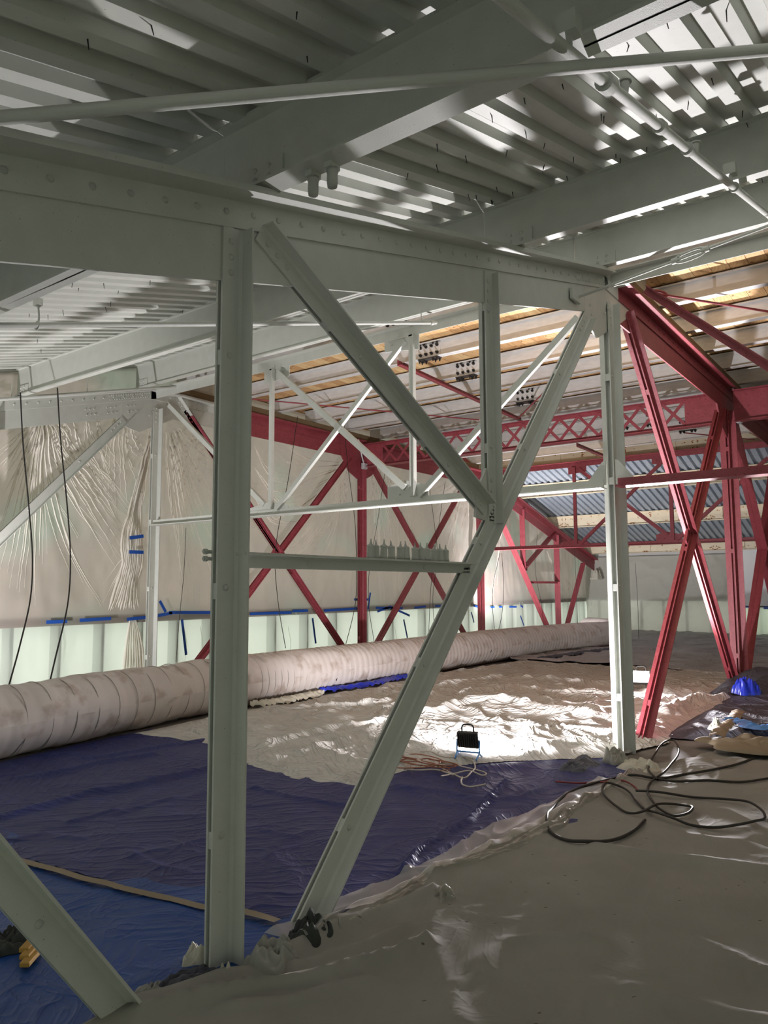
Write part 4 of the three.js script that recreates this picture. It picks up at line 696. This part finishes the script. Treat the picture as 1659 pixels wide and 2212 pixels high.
// ================================================================== PAINTED INSULATORS ON THE STRUT
{
  const prof = [[0.001, 0], [0.0225, 0], [0.0235, 0.012], [0.021, 0.02], [0.0205, 0.058], [0.0225, 0.064], [0.022, 0.071], [0.0075, 0.079], [0.006, 0.09], [0.001, 0.092]].map(([a, b]) => new THREE.Vector2(a, b)), lg = new THREE.LatheGeometry(prof, 12), pin = new THREE.CylinderGeometry(0.0035, 0.0045, 0.018, 6), R = rng(77);
  const xs = [800, 813, 829, 846, 863, 879, 896, 908, 922, 938, 950, 961], nth = ['first', 'second', 'third', 'fourth', 'fifth', 'sixth', 'seventh', 'eighth', 'ninth', 'tenth', 'eleventh', 'last'];
  xs.forEach((x, i) => { const p = onZ(0.045, x, 1212), g = thing('insulator', `white painted insulator standing on the horizontal strut, ${nth[i]} of the row from the main post`, 'insulator', 'painted insulators on the strut'); g.position.set(p.x, 1.759, 0.047 + (R() - 0.5) * 0.012); g.rotation.set((R() - 0.5) * 0.12, R() * 6, i === 0 ? -0.18 : (R() - 0.5) * 0.12); g.scale.setScalar(1.0 + (R() - 0.5) * 0.1); mesh(lg, M.white, 'body', g); const q = mesh(pin, M.white, 'pin', g); q.position.y = 0.098; });
  const b = thing('painted_bolt', 'two white painted bolt ends sticking out of the main post level with the strut', 'bolt'); for (const y of [1192, 1207]) { const p = onZ(0, 468, y); mesh(new THREE.CylinderGeometry(0.008, 0.008, 0.05, 8).rotateZ(Math.PI / 2).translate(-0.022, p.y, -0.02), M.white, 'shank', b); mesh(new THREE.CylinderGeometry(0.014, 0.014, 0.012, 6).rotateZ(Math.PI / 2).translate(-0.035, p.y, -0.02), M.white, 'nut', b); }
}

// ================================================================== WORK LIGHTS
function workLight(pos, dir, power, cone, label, wide = 0.2, tall = 0.15, legs = M.steelDark) {
  const g = thing('work_light', label, 'work light', 'portable work lights'); g.position.copy(pos);
  const d = dir.clone().normalize(), yaw = Math.atan2(d.x, d.z), tilt = Math.asin(d.y);
  const head = new THREE.Group(); head.name = 'head'; g.add(head); head.position.y = 0.17; head.rotation.set(0, yaw, 0); const inner = new THREE.Matrix4().makeRotationX(-tilt);
  const add = (geo, mat, name, label) => { geo.applyMatrix4(inner); const m = mesh(geo, mat, name, head); if (label) m.userData.label = label; return m; };
  add(new RoundedBoxGeometry(wide, tall, 0.045, 3, 0.010), M.steelDark, 'housing', 'dark metal lamp housing');
  const fins = []; for (let k = 0; k < 9; k++) fins.push(box(-wide * 0.42 + k * wide * 0.105, -wide * 0.42 + k * wide * 0.105 + 0.006, -tall * 0.38, tall * 0.38, -0.038, -0.02)); add(merge(fins), M.steelDark, 'cooling_fins');
  add(box(-wide * 0.46, wide * 0.46, -tall * 0.44, tall * 0.44, 0.0226, 0.0246), M.lens, 'lamp_lens', 'glowing lamp lens');
  const L = new THREE.SpotLight(lin(1, 0.95, 0.985), power, 0, cone, 0.4, 2), aim = new THREE.Object3D(); // the lens' own light, just in front of it
  L.name = 'lamp_beam'; aim.name = 'lamp_aim'; L.position.set(0, 0, 0.032).applyMatrix4(inner); aim.position.set(0, 0, 1).applyMatrix4(inner); L.target = aim; head.add(L, aim); L.castShadow = true; L.shadow.radius = 3.5; L.shadow.mapSize.set(2048, 2048);
  const hd = [V(-wide * 0.28, 0, 0), V(-wide * 0.27, 0.045, 0), V(-wide * 0.2, 0.062, 0), V(wide * 0.2, 0.062, 0), V(wide * 0.27, 0.045, 0), V(wide * 0.28, 0, 0)].map((p) => p.add(V(0, tall / 2 - 0.005, -0.01)));
  const hm = mesh(tube(hd, 0.008, 8, false, 40), M.black, 'handle', g, 'black carrying handle'); hm.position.y = 0.17; hm.rotation.y = yaw;
  const st = []; for (const k of [-1, 1]) { st.push(tube([V(k * wide * 0.53, 0.17, 0), V(k * wide * 0.53, 0.06, 0), V(k * wide * 0.5, 0.012, 0.09)], 0.008, 6), tube([V(k * wide * 0.53, 0.06, 0), V(k * wide * 0.5, 0.012, -0.09)], 0.008, 6)); } st.push(tube([V(-wide * 0.53, 0.06, 0), V(wide * 0.53, 0.06, 0)], 0.008, 6));
  const sm = mesh(merge(st), legs, 'stand', g); sm.rotation.y = yaw;
  return g;
}
const lamp1 = onY(0.03, 1012, 1640);
workLight(lamp1.setY(0.035), V(0.85, 0.20, -0.20), 125, 1.18, 'portable work light seen from behind, flooding the drop cloth', 0.2, 0.15, M.skyBlue);
const lamp2 = onY(0.03, 1386, 1492);
workLight(lamp2.setY(0.06), V(-0.82, 0.46, 0.34), 340, 1.02, 'glaring portable work light on the floor behind the red diagonal', 0.26, 0.2);

workLight(V(15.4, 0.05, -6.3), V(0.5, 0.80, 0.0), 150, 1.15, 'portable work light hidden behind the duct, facing the far eave', 0.26, 0.2);
workLight(V(0.75, 0.05, -6.2), V(0.5, 0.70, -0.45), 75, 1.2, 'portable work light behind the duct, shining up the gathered film', 0.2, 0.15);

// ================================================================== CORDS AND HOSE ON THE FLOOR
const Zm = (x, y) => [1059 + x / 2.765, 1350 + y / 2.765], Zl = (x, y) => [500 + x / 2.765, 1350 + y / 2.765];
function lie(pts, r, h, lift) { return pts.map(([x, y], i) => { const p = onY(0.03, x, y), g = h(p.x, p.z) + r; p.y = g + (lift ? lift(i) : 0); return p; }); }
const hAny = (x, z) => (z > edgeZ(x) - 0.05 ? hClear(x, z) : Math.max(hNavy(x, z), 0.02)) + 0.004;
{
  const A = [[1659, 760], [1500, 830], [1350, 870], [1150, 905], [1000, 925], [850, 915], [700, 930], [560, 965], [450, 1020], [370, 1100], [340, 1170], [350, 1230], [400, 1270], [480, 1305], [570, 1320], [680, 1310], [790, 1270], [870, 1230], [925, 1180]].map(([x, y]) => Zm(x, y));
  const B = [[1000, 940], [950, 900], [950, 850], [980, 780], [1040, 720], [1090, 705], [1125, 740], [1120, 790], [1080, 850], [1040, 900], [960, 950], [940, 1000], [960, 1070], [1020, 1120], [1100, 1150], [1170, 1150], [1210, 1120], [1190, 1090], [1100, 1080], [1000, 1100], [900, 1140], [830, 1130], [750, 1090], [690, 1050], [670, 1010], [700, 980], [770, 985], [830, 1020], [870, 1060], [930, 1110], [1000, 1150], [1100, 1185], [1200, 1210], [1350, 1230], [1480, 1230], [1580, 1200], [1640, 1165], [1620, 1120], [1540, 1080], [1400, 1050], [1200, 1030], [1000, 1025], [870, 1012]].map(([x, y]) => Zm(x, y));
  const C = [[1659, 930], [1500, 942], [1300, 938], [1100, 938], [980, 925]].map(([x, y]) => Zm(x, y));
  const h = thing('air_hose', 'dark brown rubber hose coiled in loose loops on the clear sheet', 'hose');
  mesh(tube(lie(A, 0.011, hAny), 0.0105, 7, false, 200), M.hose, 'hose_run', h); mesh(tube(lie(B, 0.011, hAny, (i) => 0.012 + 0.012 * Math.sin(i * 1.7)), 0.009, 7, false, 420), M.hose, 'hose_run', h); mesh(tube(lie(C, 0.010, hAny), 0.0095, 7, false, 60), M.hose, 'hose_run', h);
  const D = [[390, 940], [520, 945], [650, 940], [790, 952], [860, 970], [880, 992]].map(([x, y]) => Zm(x, y));
  single('red_cord', tube(lie(D, 0.007, hAny), 0.007, 6, false, 60), M.redCord, 'thin dark red cord across the navy tarp into the hose coil', 'cord');
  const oc = thing('extension_cord', 'tangled orange extension cord beside the work light stand', 'cord');
  const R = rng(9), c0 = onY(0.03, ...Zl(1140, 842)), P = []; for (let i = 0; i <= 44; i++) { const a = i * 0.62, rr = 0.17 + 0.08 * Math.sin(i * 0.9) + 0.03 * R(); P.push(V(c0.x + Math.cos(a) * rr * 0.62 + 0.1 * Math.sin(i * 0.13), hNavy(c0.x, c0.z) + 0.02 + 0.02 * R(), c0.z + Math.sin(a) * rr * 1.25)); }
  mesh(tube(P, 0.005, 6, false, 400), M.orange, 'cord', oc);
  const wc = thing('extension_cord', 'pale extension cord looped on the navy tarp in front of the work light', 'cord');
  for (const q of [[[1125, 765], [1190, 770], [1250, 790], [1300, 800], [1380, 805], [1440, 815]], [[1210, 800], [1215, 835], [1260, 870], [1320, 900], [1390, 925], [1430, 900], [1455, 860], [1440, 825], [1400, 810]], [[1380, 920], [1372, 955], [1385, 978], [1430, 990], [1520, 980]], [[1240, 830], [1330, 850], [1440, 870], [1520, 890], [1500, 905], [1420, 890], [1330, 900], [1250, 930]], [[1030, 870], [1120, 885], [1220, 880], [1330, 910]]]) mesh(tube(lie(q.map(([x, y]) => Zl(x, y)), 0.007, (x, z) => Math.max(hNavy(x, z), hDrop(x, z) * 0.6) + 0.012), 0.007, 6, false, 90), M.cordWhite, 'cord', wc);
}

// ================================================================== BUNDLES AND SCRAPS AT THE FEET
const bundle = (name, c, s, seed, mat, label, cat, amp, fr) => single(name, crumple(c, s[0], s[1], s[2], seed, amp, fr), mat, label, cat);
{
  const at = (x, y, h) => onY(0.02, x, y).setY(h + 0.012);
  bundle('rag', at(585, 2080, 0.075), [0.105, 0.075, 0.10], 2.2, M.greyRag, 'grey folded rag wedged between the main post and the long diagonal', 'rag', 0.45, 1.6);
  bundle('rag', at(668, 2036, 0.10), [0.10, 0.10, 0.085], 6.3, M.darkRag, 'dark crumpled cloth at the foot of the long white diagonal', 'rag', 0.4, 1.7);
  bundle('rag', at(722, 2020, 0.055), [0.04, 0.055, 0.04], 15.1, M.greyRag, 'small grey cloth corner standing at the far side of the diagonal foot', 'rag', 0.6, 2.0);
  bundle('film_scrap', at(425, 2072, 0.05), [0.065, 0.05, 0.05], 8.3, M.paleRag, 'pale wad of film behind the foot of the main post', 'scrap', 0.3, 1.3);
  bundle('film_scrap', at(484, 2118, 0.05), [0.033, 0.05, 0.028], 9.7, M.paleRag, 'whitish twist of film in front of the main post foot', 'scrap', 0.3, 1.2);
  bundle('rag', at(395, 2125, 0.035), [0.15, 0.035, 0.06], 12.4, M.darkTarp, 'dark bunched cloth along the sheet edge beside the main post foot', 'rag', 0.6, 2.0);
  bundle('film_scrap', at(325, 2150, 0.03), [0.08, 0.03, 0.05], 13.3, M.greyRag, 'greyish crumpled film where the end diagonal meets the sheet', 'scrap', 0.5, 2.0);
  bundle('film_scrap', onY(0.08, 1330, 1632), [0.10, 0.11, 0.10], 21.2, M.filmLoose, 'grey crumpled film tied round the high white post foot', 'scrap', 0.45, 2.2);
  bundle('film_scrap', onY(0.05, 1385, 1650), [0.16, 0.06, 0.16], 23.9, M.paleRag, 'olive crumpled paper between the hose coil and the high post foot', 'scrap', 0.5, 2.0);
  bundle('film_scrap', onY(0.05, 1250, 1645), [0.30, 0.05, 0.12], 25.9, M.darkTarp, 'bunched blue-grey tarp edge on the navy tarp by the high post foot', 'scrap', 0.5, 2.0);
  bundle('plastic_bag', onZ(0.35, 1612, 1504).setY(0.30), [0.15, 0.16, 0.15], 31.5, M.bagBlue, 'shiny blue plastic bag tied at the foot of the red middle post', 'bag', 0.4, 2.0);
  const hd = (x, z) => 0.03 + creases(x, z, 0.9, 0.03, 22, 0.6, 0.2) + 0.26 * Math.exp(-((x - XM) ** 2 + (z - 0.2) ** 2) / 0.9);
  single('dark_tarp', laid([[6.0, 0.12], [6.7, 0.05], [8.4, 0.0], [9.6, -0.3], [11.3, 0.1], [11.6, 2.2], [9, 2.4], [6.9, 1.55], [6.2, 0.9]], 0.03, (x, z, e) => (hd(x, z) + 0.045) * smooth(-0.05, 0.3, e) + 0.012), M.darkTarp, 'dark grey tarp heaped around the red middle post foot', 'tarp');
  const strip = (px, w, mat, name, label, cat, lift) => { const P = px.map(([x, y]) => { const p = onY(0.12, x, y); p.y = hd(p.x, p.z) + 0.075 + lift; return p; }); const c = new THREE.CatmullRomCurve3(P), pos = [], ind = [], n = 30; for (let i = 0; i <= n; i++) { const p = c.getPoint(i / n), t = c.getTangent(i / n), s = V(-t.z, 0, t.x).normalize(); for (const k of [-1, -0.33, 0.33, 1]) pos.push(p.x + s.x * k * w, p.y + 0.02 * N2(i * 0.6, k * 2 + w * 9) + (Math.abs(k) < 0.5 ? 0.02 : 0), p.z + s.z * k * w); if (i) for (let k = 0; k < 3; k++) { const a = (i - 1) * 4 + k; ind.push(a, a + 1, a + 5, a, a + 5, a + 4); } } const g = new THREE.BufferGeometry(); g.setAttribute('position', new THREE.Float32BufferAttribute(pos, 3)); g.setIndex(ind); g.computeVertexNormals(); single(name, g, mat, label, cat); };
  strip([[1575, 1556], [1605, 1563], [1635, 1574], [1680, 1572]], 0.10, M.skyBlue, 'film_strip', 'light blue shiny film strip lying on the dark tarp', 'scrap', 0.02);
  strip([[1595, 1536], [1582, 1555], [1562, 1575], [1548, 1595]], 0.07, M.tan, 'tape_strip', 'olive tan tape running down the dark tarp', 'tape', 0.012);
  bundle('canvas', onY(0.14, 1635, 1598), [0.32, 0.07, 0.42], 41.0, M.tan, 'folded tan canvas in front of the light blue film strip', 'canvas', 0.3, 1.6);
  bundle('film_scrap', onY(0.16, 1545, 1560), [0.08, 0.09, 0.06], 43.0, M.paleRag, 'small white wad of film on the dark tarp edge', 'scrap', 0.4, 2.2);
  bundle('film_scrap', V(23.55, 2.05, ZT + 0.2), [0.25, 0.22, 0.15], 47.0, M.paleRag, 'white film wrapped round the red truss end at the far eave', 'scrap', 0.4, 2.2);
  // scraps lower left
  bundle('rag', at(25, 2040, 0.06), [0.10, 0.06, 0.08], 51.0, M.darkRag, 'black crumpled cloth on the blue tarp by the end diagonal', 'rag', 0.5, 2.2);
  const wb = thing('timber_offcut', 'yellow ribbed timber offcut on the blue tarp by the end diagonal', 'timber'); const o = onY(0.02, 68, 2075);
  for (const [k, dy] of [[0, 0], [1, 0.022], [2, 0.044]]) { const m = mesh(new RoundedBoxGeometry(0.14, 0.022, 0.042, 2, 0.006), M.yellowWood, 'batten', wb); m.position.set(o.x + k * 0.022, 0.035 + dy * 0.4, o.z - k * 0.045); m.rotation.set(0, 0.65, 0.02); }
}

{
  const ribbon = (px, w, mat, name, label, cat) => { const P = px.map(([x, y]) => { const p = onY(0.05, x, y); p.y = 0.07; return p; }), c = new THREE.CatmullRomCurve3(P), pos = [], ind = [], n = 60; for (let i = 0; i <= n; i++) { const p = c.getPoint(i / n), t = c.getTangent(i / n), s = V(-t.z, 0, t.x).normalize(), ww = w * smooth(0, 0.15, i / n) * smooth(1, 0.85, i / n) + 0.004; for (let k = 0; k <= 6; k++) { const u = k / 3 - 1; pos.push(p.x + s.x * u * ww, p.y + 0.05 * (1 - u * u) + 0.03 * N2(i * 0.3, u * 1.5 + w * 50), p.z + s.z * u * ww); } if (i) for (let k = 0; k < 6; k++) { const a = (i - 1) * 7 + k; ind.push(a, a + 1, a + 8, a, a + 8, a + 7); } } const g = new THREE.BufferGeometry(); g.setAttribute('position', new THREE.Float32BufferAttribute(pos, 3)); g.setIndex(ind); g.computeVertexNormals(); single(name, g, mat, label, cat); };
  ribbon([[690, 1497], [740, 1491], [800, 1482], [850, 1470], [880, 1465]], 0.09, M.bagBlue, 'tarp_edge', 'bright blue tarp edge tucked along the foot of the duct', 'tarp');
  ribbon([[540, 1528], [590, 1522], [640, 1512], [700, 1500]], 0.12, M.paleRag, 'film_scrap', 'pale bluish film rolled against the duct beside the main post', 'scrap');
  ribbon([[1160, 1428], [1240, 1416], [1300, 1408], [1340, 1402]], 0.10, M.darkTarp, 'tarp_edge', 'dark tarp edge tucked under the far end of the duct', 'tarp');
}

// ================================================================== JUNCTION BOXES
{
  const jb = (p, label, pts) => { const g = thing('junction_box', label, 'junction box', 'grey junction boxes'); g.position.copy(p); mesh(new RoundedBoxGeometry(0.13, 0.13, 0.07, 2, 0.008), M.box, 'box', g); mesh(new RoundedBoxGeometry(0.115, 0.115, 0.012, 2, 0.004).translate(0, 0, 0.038), M.box, 'cover', g); mesh(tube(pts, 0.016, 7), M.box, 'flexible_conduit', g, 'pale flexible conduit'); };
  jb(onZ(0.16, 1596, 905), 'grey junction box with curved conduit on the red post above the blue bag', [V(-0.02, 0.06, 0), V(0, 0.2, 0), V(0.02, 0.36, -0.02), V(-0.06, 0.5, -0.06)]);
  jb(onZ(ZT + 0.18, 787, 1007), 'grey junction box on the red post in front of the film', [V(-0.02, 0.06, 0), V(-0.1, 0.25, 0), V(-0.14, 0.42, 0), V(-0.2, 0.55, 0)]);
}
renderer.render(scene, camera);
